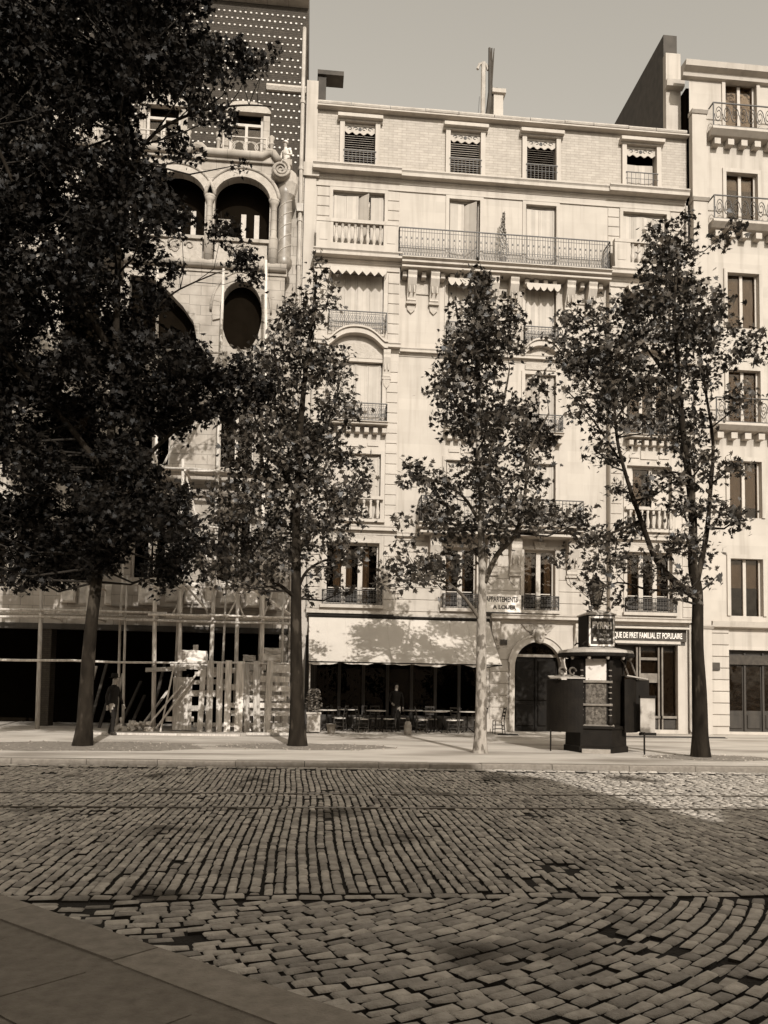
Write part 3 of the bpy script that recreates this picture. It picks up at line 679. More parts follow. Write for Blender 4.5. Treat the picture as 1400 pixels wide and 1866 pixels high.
# --- carriage door
BLK = mat('black_door',.007,.3,5,.7,.2,spec=.15); m = MB().box(7.74,9.51,.28,.34,.1,3.44); cdr = P(m, 'carriage_door', BLK)
MB().box(7.78,9.47,.2,.28,2.88,2.98).build('transom', POT, cdr); MB().box(8.6,8.65,.22,.28,.13,2.88).build('meeting_stile', BLK, cdr)
for a, b in ((7.85,8.55),(8.7,9.4)):
    for z0, z1 in ((.3,1.1),(1.25,2.75)): MB().cbox(a,b,.235,.28,z0,z1,.03).build('panel', BLK, cdr)
MB().poly_y(arc(8.625,3.0,.62,.28,0,180,12), .22, .27).build('fanlight', GLASS, cdr)
outer = arc(8.625,2.5,1.09,1.14,0,180,20)
P(MB().band(arch_in, outer, -.08, .02), 'arch_moulding', TRIM); P(MB().band(arc(8.625,2.5,1.09,1.14,8,172,20), arc(8.625,2.5,1.16,1.21,8,172,20), -.13, .02), 'arch_moulding', TRIM)
P(MB().box(7.54,7.738,-.08,.02,.0,2.5), 'arch_jamb', TRIM); P(MB().box(9.512,9.7,-.08,.02,0,2.5), 'arch_jamb', TRIM)
hd = MB()                                             # carved head on the keystone
hd.lathe([(.02,3.36),(.12,3.4),(.17,3.52),(.19,3.66),(.21,3.8),(.17,3.93),(.06,3.99)], 8.66, -.14, 12); hd.lathe([(.03,3.55),(.05,3.6),(.03,3.7)],8.66,-.33,6)
for a in range(9): hd.tube([(8.66+.2*math.cos(R(a*22.5)),-.16,3.74+.2*math.sin(R(a*22.5))),(8.66+.33*math.cos(R(a*22.5+15)),-.08,3.7+.28*math.sin(R(a*22.5+15)))],[.06,.02],5)
P(hd, 'keystone_mask', CARVE, smooth=True)
P(MB().poly_y([(8.2,3.86),(8.45,3.75),(8.45,4.1),(8.0,4.1)], -.05, .02), 'carved_panel', CARVE); P(MB().poly_y([(9.1,3.86),(8.86,3.75),(8.86,4.1),(9.3,4.1)], -.05, .02), 'carved_panel', CARVE)
P(MB().box(7.2,7.45,-.05,.0,3.3,3.5), 'number_plaque', SIGND)
# --- café shop front below the awning (dark joinery and glass)
sf = P(MB().box(.35,6.62,.30,.36,.13,.62).box(.35,6.62,.3,.38,3.2,3.55), 'shop_front', DWOOD)
for i in range(8):
    x_ = .37+i*.89; MB().box(x_-.05,x_+.06,.24,.36,.13,3.5).build('mullion', DWOOD, sf)
for i in range(7): MB().box(.44+i*.89,.44+i*.89+.76,.32,.34,.62,3.2).build('pane', GLASS, sf)
for i in range(7): MB().cbox(.48+i*.89,.48+i*.89+.68,.27,.3,.2,.56,.02).build('panel', DWOOD, sf)
P(MB().box(.0,.348,-.02,.0,0,3.5), 'shop_pier', DWOOD)
# --- right-hand shop
SSHADE = mat('shaded_shop_frame',.17,.3,5,.6,.3,stain=.4); sr = P(MB().box(11.52,14.3,-.12,.02,3.42,3.5).box(11.52,14.3,.22,.3,.13,3.42), 'shop_front', DWOOD)  # pale shop frames darkened, tree shade painted into their colour
MB().box(11.46,14.36,-.1,.0,3.55,4.12).build('fascia', SIGND, sr); MB().prism_x([(.0,4.0),(-.3,4.02),(-.3,4.08),(0,4.13)],11.46,14.4).build('fascia_cornice', FRAME, sr)
MB().box(11.46,14.1,-.16,-.101,3.46,3.56).build('fascia_ledge', FRAME, sr)
text('fascia_lettering', 'QUE DE PRET FAMILIAL ET POPULAIRE', .30, (12.85,-.115,3.76), 0, SIGNW, sr, sx=.52, bold=.004)
for a, b in ((11.55,12.45),(12.62,13.3),(13.5,14.0)):
    MB().box(a,b,.1,.12,.75,3.2).build('pane', GLASS, sr); MB().box(a-.06,a,.04,.2,.2,3.35).build('mullion', SSHADE, sr); MB().box(b,b+.06,.04,.2,.2,3.35).build('mullion', SSHADE, sr)
    MB().box(a-.06,b+.06,-.02,.14,.66,.75).build('sill', SSHADE, sr); MB().cbox(a,b,.05,.14,.25,.62,.03).build('panel', DWOOD, sr)
MB().box(12.62,13.3,.08,.1,2.0,2.35).build('notice', SSHADE, sr); MB().box(12.62,13.3,.08,.1,2.85,2.95).build('glazing_bar', SSHADE, sr)
MB().box(11.5,14.36,-.14,.1,.1,.24).build('plinth', STONE, sr)
MB().box(14.02,14.36,-.1,.1,.24,3.42).build('pilaster', TRIM, sr)

# ================================================================== THINGS ON THE FACADE
aw = thing('shop_awning', 'long pale canvas café awning spread over the tables', 'awning', (3.4,-.2,2.4))
nx, ny = 40, 10; m = MB()
for j in range(ny+1):
    for i in range(nx+1):
        u, v = i/nx, j/ny
        x_ = .1+6.6*u+v*(.02*(1-u)+.04*u); z_ = 4.14-1.62*v-.13*math.sin(math.pi*v)*(.6+.4*math.sin(u*9+1))-.04*math.sin(u*26+v*3)*v*math.sin(math.pi*min(1,v*1.1))
        y_ = -.24-1.9*v+.0
        m.v.append((x_, y_, z_-(.03*math.sin(u*31)+.02*math.sin(u*13))*(v**6)))
for j in range(ny):
    for i in range(nx): a = j*(nx+1)+i; m.f.append((a,a+1,a+nx+2,a+nx+1))
m.build('canvas', CANVAS, aw, smooth=True)
for q in range(1, 9):                                 # sewn seams of the canvas widths
    i = q*nx//9; MB().tube([Vector(aw.children[0].data.vertices[j*(nx+1)+i].co)+Vector((0,-.002,.004)) for j in range(ny+1)],.007,4).build('seam', CANVAS, aw)
m = MB()                                              # short hanging hem with an uneven edge
for i in range(nx+1):
    a = nx+1; base = Vector(aw.children[0].data.vertices[ny*(nx+1)+i].co); m.v += [tuple(base), (base.x, base.y-.01, base.z-.10-.02*math.sin(i*1.7)-.015*math.sin(i*.6))]
for i in range(nx): m.f.append((2*i,2*i+2,2*i+3,2*i+1))
m.build('hem', CANVAS, aw, smooth=True)
for xe, sg in ((.1,1),(6.74,-1)):                     # side cheeks of canvas, slack
    mm = MB().add([(xe,-.22,4.1),(xe,-2.12,2.5),(xe+sg*.0,-1.2,3.0),(xe,-.5,3.6)], [(0,1,2,3)]); mm.build('side_cloth', CANVAS, aw)
MB().tube([(.06,-.24,4.2),(2,-.25,4.205),(4.4,-.24,4.185),(6.74,-.24,4.19)],.06,8).build('roller', IRON2, aw)
MB().tube([(.1,-2.14,2.47),(6.76,-2.14,2.47)],.022,6).build('front_bar', IRON2, aw)
for xe in (.14,6.7): MB().tube([(xe,-.05,2.45),(xe,-2.14,2.47)],.018,6).build('arm', IRON2, aw)
MB().tube([(.16,-2.0,2.45),(.16,-1.95,PZ)],.025,6).build('post', FRAME, aw)
sg = thing('letting_sign', 'white board with painted letting notice beside first-floor window', 'sign', (7.24,-.2,4.6))
MB().box(6.46,7.93,-.2,-.16,4.5,5.16).build('board', SIGNW, sg); MB().box(6.44,7.95,-.22,-.205,4.44,4.495).build('batten', DWOOD, sg)
text('lettering', 'APPARTEMENTS', .27, (7.2,-.204,4.97), 0, SIGND, sg, sx=.62, bold=.006, depth=.003); text('lettering', 'A LOUER', .2, (7.3,-.204,4.68), 0, SIGND, sg, sx=1.05, bold=.008, depth=.003)
cy = thing('potted_conifer', 'slim dark potted conifer on the long fifth-floor balcony', 'plant', (7.08,-.5,17.62))
MB().lathe([(.1,17.63),(.14,17.85),(.15,17.87)],7.08,-.5,10).build('pot', POT, cy)
m = MB()
for i in range(520):
    t = rnd.random()**.8; z_ = 17.9+1.75*t; rr = .16*(1-t)**.7+.02; a = rnd.uniform(0,6.28); r_ = rr*math.sqrt(rnd.random())
    c0 = Vector((7.08+r_*math.cos(a)+.03*math.sin(t*7),-.5+r_*math.sin(a),z_)); d = Vector((math.cos(a)*.5,math.sin(a)*.5,1)).normalized()*.08; e = Vector((rnd.uniform(-.02,.02),rnd.uniform(-.02,.02),0))
    m.add([c0-e,c0+e,c0+d], [(0,1,2)])
m.build('foliage', LEAF, cy, kind='stuff')

# ================================================================== LEFT HOUSE UNDER CONSTRUCTION
lh = thing('ceramic_house', 'ornate house under construction, dark brick dotted with white studs and carved loggias', 'building', (-6,0,PZ))
LY, BY = -.12, -1.0
def Q(mb, name, m=None, parent=None, **kw): return mb.build(name, m or LSTONE, parent or lh, **kw)
m = MB(); m.wall(-18, -.46, 3.7, 20.7, LY, [(-12,-10.6,5,7.4),(-12,-10.6,9.4,11.9),(-12,-10.6,13.4,16),(-9,-7.7,5,7.4),(-9,-7.7,9.4,11.9),(-9,-7.7,13.4,16)], .3); Q(m, 'wall')
UW = ((-3.28,-2.02,20.95,23.0),(-6.3,-5.05,20.95,23.0),(-9.4,-8.15,20.95,23.0))
m = MB(); m.wall(-18, -.46, 20.7, 27.4, LY, UW, .3); Q(m, 'brick_wall', LBRICK)
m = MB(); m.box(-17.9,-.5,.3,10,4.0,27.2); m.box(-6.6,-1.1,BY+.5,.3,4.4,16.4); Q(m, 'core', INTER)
m = MB().box(-18,-.46,-.1,10,27.4,27.5).prism_x([(-.1,27.4),(-.55,27.5),(-.6,27.75),(-.1,27.8)],-18,-.44); Q(m, 'cornice')
m = MB(); m.add([(-18,-.1,27.8),(-.46,-.1,27.8),(-.46,2.5,30.5),(-18,2.5,30.5)], [(0,1,2,3)]); m.box(-18,-.46,2.5,10,27.8,30.5); Q(m, 'roof', TILE)
m = MB(); row = 0; z = 21.25                          # rows of small white ceramic studs
while z < 27.2:
    x = -10.0+(row % 2)*.1
    while x < -.55:
        if not any(a-.3 < x < b+.3 and c-.2 < z < d+.25 for a,b,c,d in UW) and abs(z-24.1) > .22 and abs(x+.55) > .05:
            r_ = .052*rnd.uniform(.85,1.1); y = LY
            m.add([(x-r_,y,z),(x,y,z-r_),(x+r_,y,z),(x,y,z+r_),(x-r_*.6,y-.03,z-r_*.5),(x+r_*.6,y-.03,z-r_*.5),(x+r_*.6,y-.03,z+r_*.5),(x-r_*.6,y-.03,z+r_*.5)],
                  [(0,1,5,4),(1,2,6,5),(2,3,7,6),(3,0,4,7),(4,5,6,7),(0,4,7),(1,5,4),(2,6,5),(3,7,6)])
        x += .2
    row += 1; z += .265 if row % 3 else .34
Q(m, 'ceramic_studs', STUD, kind='stuff')
Q(MB().prism_x([(LY+.02,23.95),(LY-.1,23.97),(LY-.16,24.1),(LY-.12,24.2),(LY+.02,24.25)],-1.95,-.46), 'string_course', CARVE)
for (a, b, c, d) in UW:
    fr = Q(MB().box(a,a+.1,LY+.05,LY+.2,c,d).box(b-.1,b,LY+.05,LY+.2,c,d).box(a+.1,b-.1,LY+.05,LY+.2,d-.45,d-.35).box((a+b)/2-.05,(a+b)/2+.05,LY+.05,LY+.2,c,d-.45), 'window', FRAME)
    for x0, x1, z0, z1 in ((a+.1,(a+b)/2-.05,c,d-.45),((a+b)/2+.05,b-.1,c,d-.45),(a+.1,b-.1,d-.35,d)): MB().box(x0+.002,x1-.002,LY+.14,LY+.16,z0,z1).build('pane', GLASS, fr)
    Q(MB().box(a-.24,a-.002,LY-.12,LY+.02,c-.05,d-.1), 'window_jamb'); Q(MB().box(b+.002,b+.24,LY-.12,LY+.02,c-.05,d-.1), 'window_jamb')
    Q(MB().poly_y(arc((a+b)/2,d-.05,(b-a)/2+.28,.42,0,180,14), LY-.2, LY+.02), 'window_hood', CARVE)
    mm = MB()                                         # curling ironwork
    for k in range(6):
        cx, s = a+(b-a)*(k+.5)/6, (1 if k % 2 else -1)
        mm.tube([(cx+s*.34*math.cos(t*.35)*(1-t/16), LY-.42, c+.42+.36*math.sin(t*.35)*(1-t/16)) for t in range(14)], .018, 5)
    mm.bar((a-.15,LY-.42,c+.85),(b+.15,LY-.42,c+.85),.035); mm.bar((a-.15,LY-.42,c),(b+.15,LY-.42,c),.035)
    for xx in (a-.15,b+.15,(a+b)/2): mm.bar((xx,LY-.42,c),(xx,LY-.42,c+.85),.03)
    Q(mm, 'railing', FRAME)
    for xx in (a-.34,b+.34): Q(MB().lathe([(.1,c-.1),(.1,c),(.075,c+.06),(.07,c+.62),(.1,c+.66),(.1,c+.72),(.06,c+.78),(.12,c+.95),(.02,c+1.05)],xx,LY-.36,10), 'colonnette', smooth=True)
# moulded ledge above the loggia and its big volute
led = [(-9.6,20.8),(-4.55,20.8),(-4.35,20.98),(-4.15,20.98),(-3.95,20.8),(-1.95,20.8),(-1.75,20.95),(-1.58,20.93),(-1.38,20.66)]
Q(MB().tube([(a,BY-.12,b-.06) for a,b in led], .15, 10), 'roll_moulding', smooth=True); Q(MB().tube([(a,BY-.02,b+.08) for a,b in led], .09, 8), 'roll_moulding', smooth=True)
Q(MB().box(-9.6,-.9,BY-.1,LY,20.5,20.72), 'ledge')
vo = MB(); sp = []
for t in range(40):
    a = R(80-t*22); r_ = .32*(1-t/46); sp.append((-1.28+r_*math.cos(a), BY-.3, 20.2+r_*math.sin(a)))
vo.tube(sp, [.06*(1-t/60) for t in range(40)], 7); vo.lathe([(.0,0),(.3,0),(.34,.06),(.34,.42)],0,0,20)
o = len(sp)*7; vo.v = vo.v[:o]+[(-1.28+x_, BY-.27+z_, 20.2+y_) for x_,y_,z_ in vo.v[o:]]
Q(vo, 'volute', smooth=False)
# loggia arcade
def holed(x0, x1, z0, z1, curve, y, d, m_, name):     # rectangular slab with a star-shaped opening
    cx = sum(p[0] for p in curve)/len(curve); cz = sum(p[1] for p in curve)/len(curve); outer = []
    for (px, pz) in curve:
        dx, dz = px-cx, pz-cz; t = min([((x1 if dx > 0 else x0)-cx)/dx if abs(dx) > 1e-6 else 1e9, ((z1 if dz > 0 else z0)-cz)/dz if abs(dz) > 1e-6 else 1e9])
        outer.append((cx+dx*t, cz+dz*t))
    for (qx, qz) in ((x0,z0),(x1,z0),(x1,z1),(x0,z1)):  # snap the nearest outer point to each corner
        i = min(range(len(outer)), key=lambda i: (outer[i][0]-qx)**2+(outer[i][1]-qz)**2); outer[i] = (qx, qz)
    return Q(MB().band(curve+curve[:1], outer+outer[:1], y, y+d), name, m_)
for (xa, xb) in ((-3.62,-1.66),(-5.95,-3.96),(-8.3,-6.3)):
    cx = (xa+xb)/2; hw = (xb-xa)/2
    cur = [(xb,17.62)]+arc(cx,19.1,hw,.85,0,180,22)+[(xa,17.62)]
    inner = [(xb,17.62+.1*i) for i in range(15)]+arc(cx,19.12,hw,.82,0,180,24)+[(xa,19.02-.1*i) for i in range(15)]+[(xa+(xb-xa)*i/12,17.62) for i in range(1,12)]
    holed(xa-.17, xb+.17, 17.6, 20.5, inner, BY, .3, LSTONE, 'arcade')
    Q(MB().band(arc(cx,19.1,hw+.02,.86,0,180,20), arc(cx,19.1,hw+.3,1.14,0,180,20), BY-.07, BY+.01), 'arch_band', CARVE)
    Q(MB().tube([(a,BY-.06,b) for a,b in arc(cx,19.1,hw+.34,1.2,4,176,20)], .07, 7), 'arch_roll', smooth=True)
    Q(MB().box(xa+.05,xb-.05,BY-.04,BY+.12,16.8,17.62), 'parapet', CARVE); Q(MB().box(xa-.1,xb+.1,BY-.14,BY+.2,17.5,17.62), 'parapet_cap')
    lw = Q(MB().box(xa-.1,xb+.1,LY-.04,LY-.004,17.6,20.3), 'loggia_shade_sheet', INTER)  # near-black sheet on the back wall, painting the loggia's inner shade
    for k in (1,2): xx = xa+.5+k*(xb-xa-1)/2; Q(MB().box(xx-.09,xx+.09,LY-.16,LY-.092,17.6,19.0), 'loggia_mullion', FRAME)
    for k in range(9):                                # carved tendrils on the parapet
        cx2, cz2, r2 = rnd.uniform(xa+.3,xb-.3), rnd.uniform(17.0,17.4), rnd.uniform(.1,.22); sg_ = rnd.choice((-1,1))
        Q(MB().tube([(cx2+sg_*r2*math.cos(t*.6)*(1-t/18), BY-.05, cz2+r2*math.sin(t*.6)*(1-t/18)) for t in range(12)], [.05*(1-t/16) for t in range(12)], 5), 'tendril', smooth=True)
    Q(MB().box(xa+.06,xa+.5,LY-.2,LY-.11,17.6,18.75), 'loggia_panel')
for xx in (-1.5,-3.79,-6.12): Q(MB().lathe([(.17,16.7),(.17,17.7),(.12,17.8),(.11,18.9),(.14,18.95),(.2,19.15)],xx,BY-.05,12), 'column', smooth=True)
tc = MB().lathe([(.2,16.7),(.3,16.9),(.3,17.1),(.25,17.2),(.25,19.4),(.3,19.5),(.34,19.9)],-1.12,BY+.25,16); tco = Q(tc, 'corner_column', GLAZE, smooth=True)
for t0 in range(5): MB().tube([(-1.12+.255*math.cos(a*.35+3.6),BY+.25+.255*math.sin(a*.35+3.6),17.25+t0*.42+a*.06) for a in range(9)],.02,4).build('tile_fillet', FRAME, tco)
Q(MB().lathe([(.05,19.3),(.25,19.5),(.36,19.9),(.3,20.3),(.1,20.5)],-1.0,BY+.22,10), 'bracket', CARVE)
Q(MB().box(-6.7,-.98,BY-.05,BY+.4,16.35,16.62), 'ledge'); Q(MB().tube([(-6.7,BY-.08,16.62),(-1.0,BY-.08,16.62)],.16,10), 'roll_moulding', smooth=True)
Q(MB().box(-6.8,-1.02,BY+.42,LY+.02,16.4,20.6) if False else MB().box(-8.4,-.98,BY+.05,LY,20.4,20.52), 'loggia_ceiling')
# bay below the loggia: horseshoe window, sweeping arch, square window
hs = [(-2.575+.74*math.cos(R(a))*(1 if a < 200 or a > 340 else .94), 14.95+(1.12*math.sin(R(a)) if 0 <= a <= 180 else 1.45*math.sin(R(a)))) for a in range(-70,251,10)]
holed(-3.9, -1.05, 13.0, 16.35, hs, BY, .4, LSTONE, 'wall')
vs_in = arc(-2.575,14.95,.75,1.13,-15,195,14); vs_out = arc(-2.575,14.95,1.02,1.42,-15,195,14)
for i in range(14): Q(MB().band([vs_in[i],vs_in[i+1]], [vs_out[i],vs_out[i+1]], BY-.06-.012*(i%2), BY+.01), 'voussoir')
Q(MB().tube([(a,BY-.06,b) for a,b in arc(-2.575,14.95,1.06,1.47,0,180,18)], .05, 6), 'arch_roll', smooth=True)
og = [(-6.5,13.2),(-4.12,13.2),(-4.1,13.9),(-4.22,14.45),(-4.6,15.0),(-5.2,15.6),(-5.7,16.0),(-6.5,16.1)]
holed(-6.7,-3.9,13.0,16.35,og,BY,.4,LSTONE,'wall')
Q(MB().band([(-4.1,13.5),(-4.1,13.9),(-4.22,14.45),(-4.6,15.0),(-5.2,15.6),(-5.7,16.0)], [(-3.93,13.5),(-3.93,13.95),(-4.02,14.55),(-4.42,15.14),(-5.05,15.78),(-5.6,16.2)], BY-.08, BY+.01), 'arch_band')
Q(MB().lathe([(.03,12.2),(.14,12.5),(.1,12.9),(.22,13.2),(.12,13.6)],-4.0,BY-.05,10), 'bracket', CARVE)
m = MB(); m.wall(-6.7,-1.05,4.3,13.0,BY,[(-3.25,-1.98,9.3,11.85),(-6.1,-4.9,9.3,11.85),(-3.25,-1.98,5.3,7.5),(-6.1,-4.9,5.3,7.5)],.35)
m.add([(-6.7,BY,4.3),(-6.7,LY,4.3),(-6.7,LY,16.4),(-6.7,BY,16.4),(-1.05,BY,4.3),(-1.05,LY,4.3),(-1.05,LY,16.4),(-1.05,BY,16.4),(-6.7,LY,4.3),(-1.05,LY,4.3)], [(0,1,2,3),(4,7,6,5),(0,4,9,8)]); Q(m, 'wall')
for (a, b, c, d) in ((-3.25,-1.98,9.3,11.85),(-6.1,-4.9,9.3,11.85),(-3.25,-1.98,5.3,7.5),(-6.1,-4.9,5.3,7.5)):
    fr = Q(MB().box(a,a+.08,BY+.2,BY+.3,c,d).box(b-.08,b,BY+.2,BY+.3,c,d).box((a+b)/2-.05,(a+b)/2+.05,BY+.2,BY+.3,c,d).box(a+.08,(a+b)/2-.05,BY+.2,BY+.3,d-.1,d).box((a+b)/2+.05,b-.08,BY+.2,BY+.3,d-.1,d), 'window', FRAME)
    MB().box(a+.08,(a+b)/2-.05,BY+.24,BY+.26,c,d-.1).build('pane', GLASS, fr); MB().box((a+b)/2+.05,b-.08,BY+.24,BY+.26,c,d-.1).build('pane', GLASS, fr)
for zz in (12.6, 8.2): Q(MB().prism_x([(BY+.02,zz),(BY-.12,zz+.03),(BY-.2,zz+.16),(BY-.2,zz+.22),(BY+.02,zz+.26)],-6.75,-1.0), 'string_course')
x = -8.6                                              # blocked-out carving at first-floor sill level
while x < -.9:
    w_ = rnd.uniform(.3,.75); Q(MB().cbox(x,x+w_,(BY if -6.7 < x < -1.4 else LY)-rnd.uniform(.05,.22),(BY if -6.7 < x < -1.4 else LY)+.02,4.35+rnd.uniform(0,.12),4.9+rnd.uniform(0,.35),.06), 'rough_block', RUBBLE); x += w_+rnd.uniform(.02,.3)
# open ground floor
for xa, xb in ((-.95,-.46),(-9.3,-8.9),(-14,-13.5)): Q(MB().box(xa,xb,LY,.5,0,3.7), 'pier', LBRICK if xa < -5 else None)
Q(MB().box(-18,-.46,5.2,5.4,0,4.0).box(-18,-.46,LY+.1,5.4,3.7,3.98).box(-18,-17.8,LY,5.4,0,3.7).box(-.49,-.46,.5,5.4,0,3.7), 'ground_floor_shell', INTER)
Q(MB().box(-18,-.46,LY-.06,LY+.3,3.5,3.7), 'lintel', DWOOD)
dp = Q(MB().tube([(-.58,-.24,26.5),(-.58,-.24,16.2),(-.57,-.24,9),(-.55,-.24,.3)],.075,8), 'rain_pipe', ZINC)
for zz in (23.5,20.9,18.9,17.2,14.8,12,9,6,3): MB().tube([(-.58,-.24,zz),(-.58,-.24,zz+.12)],.1,8).build('pipe_collar', ZINC, dp)
MB().box(-.7,-.46,-.36,-.1,19.25,19.55).build('hopper', ZINC, dp)

# ================================================================== RIGHT HOUSE
rh = thing('corner_house', 'pale stone neighbouring house at the right edge with scrolled balconies', 'building', (16.5,0,PZ))
def Z(mb, name, m=None, parent=None, **kw): return mb.build(name, m or STONE, parent or rh, **kw)
RW = [(xa,xa+1.3,z0,z0+2.2) for xa in (16.1,19.0,21.9) for z0 in (4.6,8.4,12.0,15.9,20.0,23.75)]
m = MB(); m.wall(14.62,26,0,26.0,-.14,RW+[(16.0,18.2,.2,3.3),(19.4,22,.2,3.3)],.3); Z(m, 'wall')
Z(MB().box(14.7,26,.3,12,0,25.9), 'core', INTER)
Z(MB().prism_x([(-.1,25.9),(-.3,25.95),(-.34,26.1),(-.55,26.2),(-.6,26.4),(-.1,26.45)],14.3,26), 'cornice', TRIM)
for z0, z1, p_ in ((0,4.2,.3),(4.2,17.6,.26),(17.6,20.9,.3),(20.9,24.5,.24)): Z(MB().box(14.62,15.2,-.14-p_,-.1,z0,z1-.16).prism_x([(-.1,z1-.16),(-.18-p_,z1-.15),(-.26-p_,z1-.05),(-.26-p_,z1-.02),(-.1,z1)],14.58,15.24), 'pilaster', TRIM)
Z(MB().box(14.05,14.62,.9,14,22.5,28.6), 'party_wall', TILE); Z(MB().box(14.02,14.64,.62,.898,22.5,27.6), 'chimney_breast', STONE)  # dark slate colour on the party wall paints in its unlit side
Z(MB().prism_x([(.62,26.0),(.4,26.05),(.36,26.3),(.62,26.35)],13.96,14.7), 'cornice', TRIM)
for (a, b, c, d) in RW:
    fr = Z(MB().box(a,a+.08,.0,.1,c,d).box(b-.08,b,.0,.1,c,d).box((a+b)/2-.06,(a+b)/2+.06,.0,.1,c,d), 'window', FRAME); MB().box(a+.08,b-.08,.05,.07,c,d).build('pane', GLASS, fr)
    zc = d-(d-c)*rnd.choice((.25,.5,.8,1.0)); MB().box(a+.1,b-.1,.12,.13,zc,d).build('blind', CURT, fr)
    Z(MB().box(a-.14,a-.002,-.2,-.13,c,d).box(b+.002,b+.14,-.2,-.13,c,d).box(a-.14,b+.14,-.2,-.13,d+.002,d+.16), 'architrave', TRIM)
for z0 in (23.7,19.95,11.95):
    Z(MB().prism_x([(-.12,z0-.3),(-.5,z0-.25),(-.7,z0-.1),(-.7,z0),(-.12,z0)],15.3,26), 'balcony_slab', TRIM)
    for k in range(12): Z(MB().box(15.5+k*.55,15.75+k*.55,-.45,-.12,z0-.55,z0-.32), 'dentil', TRIM)
    mm = MB(); xx = 15.35
    mm.bar((15.35,-.66,z0+.95),(26,-.66,z0+.95),.04); mm.bar((15.35,-.66,z0+.03),(26,-.66,z0+.03),.03); mm.bar((15.35,-.66,z0+.95),(15.35,-.14,z0+.95),.04); mm.bar((15.35,-.66,z0),(15.35,-.66,z0+.95),.04)
    while xx < 25.6:
        for s in (1,-1): mm.tube([(xx+.2+s*.16*math.cos(t*.5)*(1-t/16), -.66, z0+.5+s*.36*math.sin(t*.5)*(1-t/16)) for t in range(12)], .016, 4)
        xx += .34
    Z(mm, 'railing', IRON)
z = .4
while z < 4:                                          # coursed ground floor
    Z(MB().cbox(15.24,16.0,-.2,-.12,z,z+.42,.02), 'stone_course'); Z(MB().cbox(18.25,19.35,-.2,-.12,z,z+.42,.02), 'stone_course'); z += .44
for xa, xb in ((16.0,18.2),(19.4,22.0)):
    sf2 = Z(MB().box(xa,xb,.1,.14,.2,3.3), 'shop_front', DWOOD); k = 3
    for i in range(k):
        w_ = (xb-xa)/k; MB().box(xa+i*w_+.08,xa+(i+1)*w_-.08,.085,.098,1.0,2.7).build('pane', GLASS, sf2); MB().cbox(xa+i*w_+.1,xa+(i+1)*w_-.1,.06,.1,.3,.85,.03).build('panel', DWOOD, sf2); MB().box(xa+i*w_-.03,xa+i*w_+.05,.04,.1,.2,3.2).build('mullion', DWOOD, sf2)
    MB().box(xa,xb,-.02,.1,2.75,3.1).build('fascia', SIGND, sf2)
Z(MB().box(15.3,15.6,-.25,-.19,2.5,2.8), 'wall_plate', SIGND)
Z(MB().prism_x([(-.1,4.1),(-.4,4.15),(-.45,4.35),(-.1,4.4)],15.24,26), 'string_course', TRIM)

# ================================================================== SCAFFOLD, HOARDING, BUILDING STONES
sc = thing('scaffold', 'timber pole scaffold lashed up before the unfinished house', 'scaffold', (-4,-2.2,PZ))
SY = -2.2
def pole(x0, x1, z1, r=.055, y0=SY, y1=SY):
    n = max(3, int(z1/1.8)); MB().tube([(x0+(x1-x0)*i/n+rnd.uniform(-.015,.015), y0+(y1-y0)*i/n+rnd.uniform(-.015,.015), PZ+(z1-PZ)*i/n) for i in range(n+1)], [r*(1-.35*i/n) for i in range(n+1)], 7).build('standard', POLE, sc, smooth=True)
for a, b, h in ((-4.92,-5.3,15.7),(-4.1,-4.25,9.2),(-3.12,-3.1,15.9),(-2.28,-2.32,9.0),(-1.42,-1.66,16.3),(-7.1,-7.2,9.4),(-8.6,-8.7,9.4),(-10.2,-10.3,9.4)): pole(a, b, h, .075)
for a, h in ((-6.3,9),(-1.6,9),(-4.4,9)): pole(a, a, h, .05, -1.25, -1.25)
def ledger(xa, xb, z, dz=0, y=SY-.09, r=.042): MB().tube([(xa+(xb-xa)*i/6, y+rnd.uniform(-.02,.02), z+dz*i/6+rnd.uniform(-.02,.02)) for i in range(7)], [r*(1.1-.3*i/6) for i in range(7)], 7).build('ledger', POLE, sc, smooth=True)
for xa, xb, z in ((-12,-3.2,2.33),(-3.9,-.45,2.36),(-12,-4.6,3.98),(-5.2,-.45,3.93),(-12,-5.4,3.74),(-5.9,-.5,3.72),(-12,-4.2,4.92),(-5.2,-.6,4.86),(-6.6,-2.6,8.85),(-4.0,-1.2,8.8),(-6.0,-2.8,6.9),(-5.6,-2.9,12.9)): ledger(xa, xb, z)
for xa in (-1.5,-3.15,-4.2,-4.95,-7.15,-8.65):
    for z in (3.82,4.9,8.75): MB().tube([(xa+.07,SY-.3,z),(xa+.07,-1.02 if -6.7 < xa else -.15,z)],.04,6).build('putlog', POLE, sc)
MB().tube([(-1.9,SY+.1,4.95),(-.55,SY+.1,4.05)],.05,6).build('brace', POLE, sc); MB().tube([(-4.1,SY+.1,5.0),(-3.3,SY+.1,4.1)],.04,6).build('brace', POLE, sc)
for yy in range(4):                                   # platform boards
    for xa in (-12,-8.4,-4.7):
        MB().obox(Matrix.Translation((xa+1.9,-1.3-yy*.26,3.87+rnd.uniform(-.01,.01))) @ Matrix.Rotation(rnd.uniform(-.01,.01),4,'Z'), 3.75, .24, .04, .004).build('board', WOODP, sc)
for yy in range(3):
    for xa in (-6.6,-4.1): MB().obox(Matrix.Translation((xa+1.3,-1.3-yy*.27,8.92)), 2.7, .25, .04, .004).build('board', WOODP, sc)
for xa, z in ((-4.95,3.95),(-3.12,3.93),(-1.5,3.93),(-4.1,2.35),(-3.12,2.36),(-7.15,4.92)):
    MB().lathe([(.075,z-.07),(.085,z),(.075,z+.07)],xa-.03,SY-.02,8).build('rope_lashing', WOODP, sc)
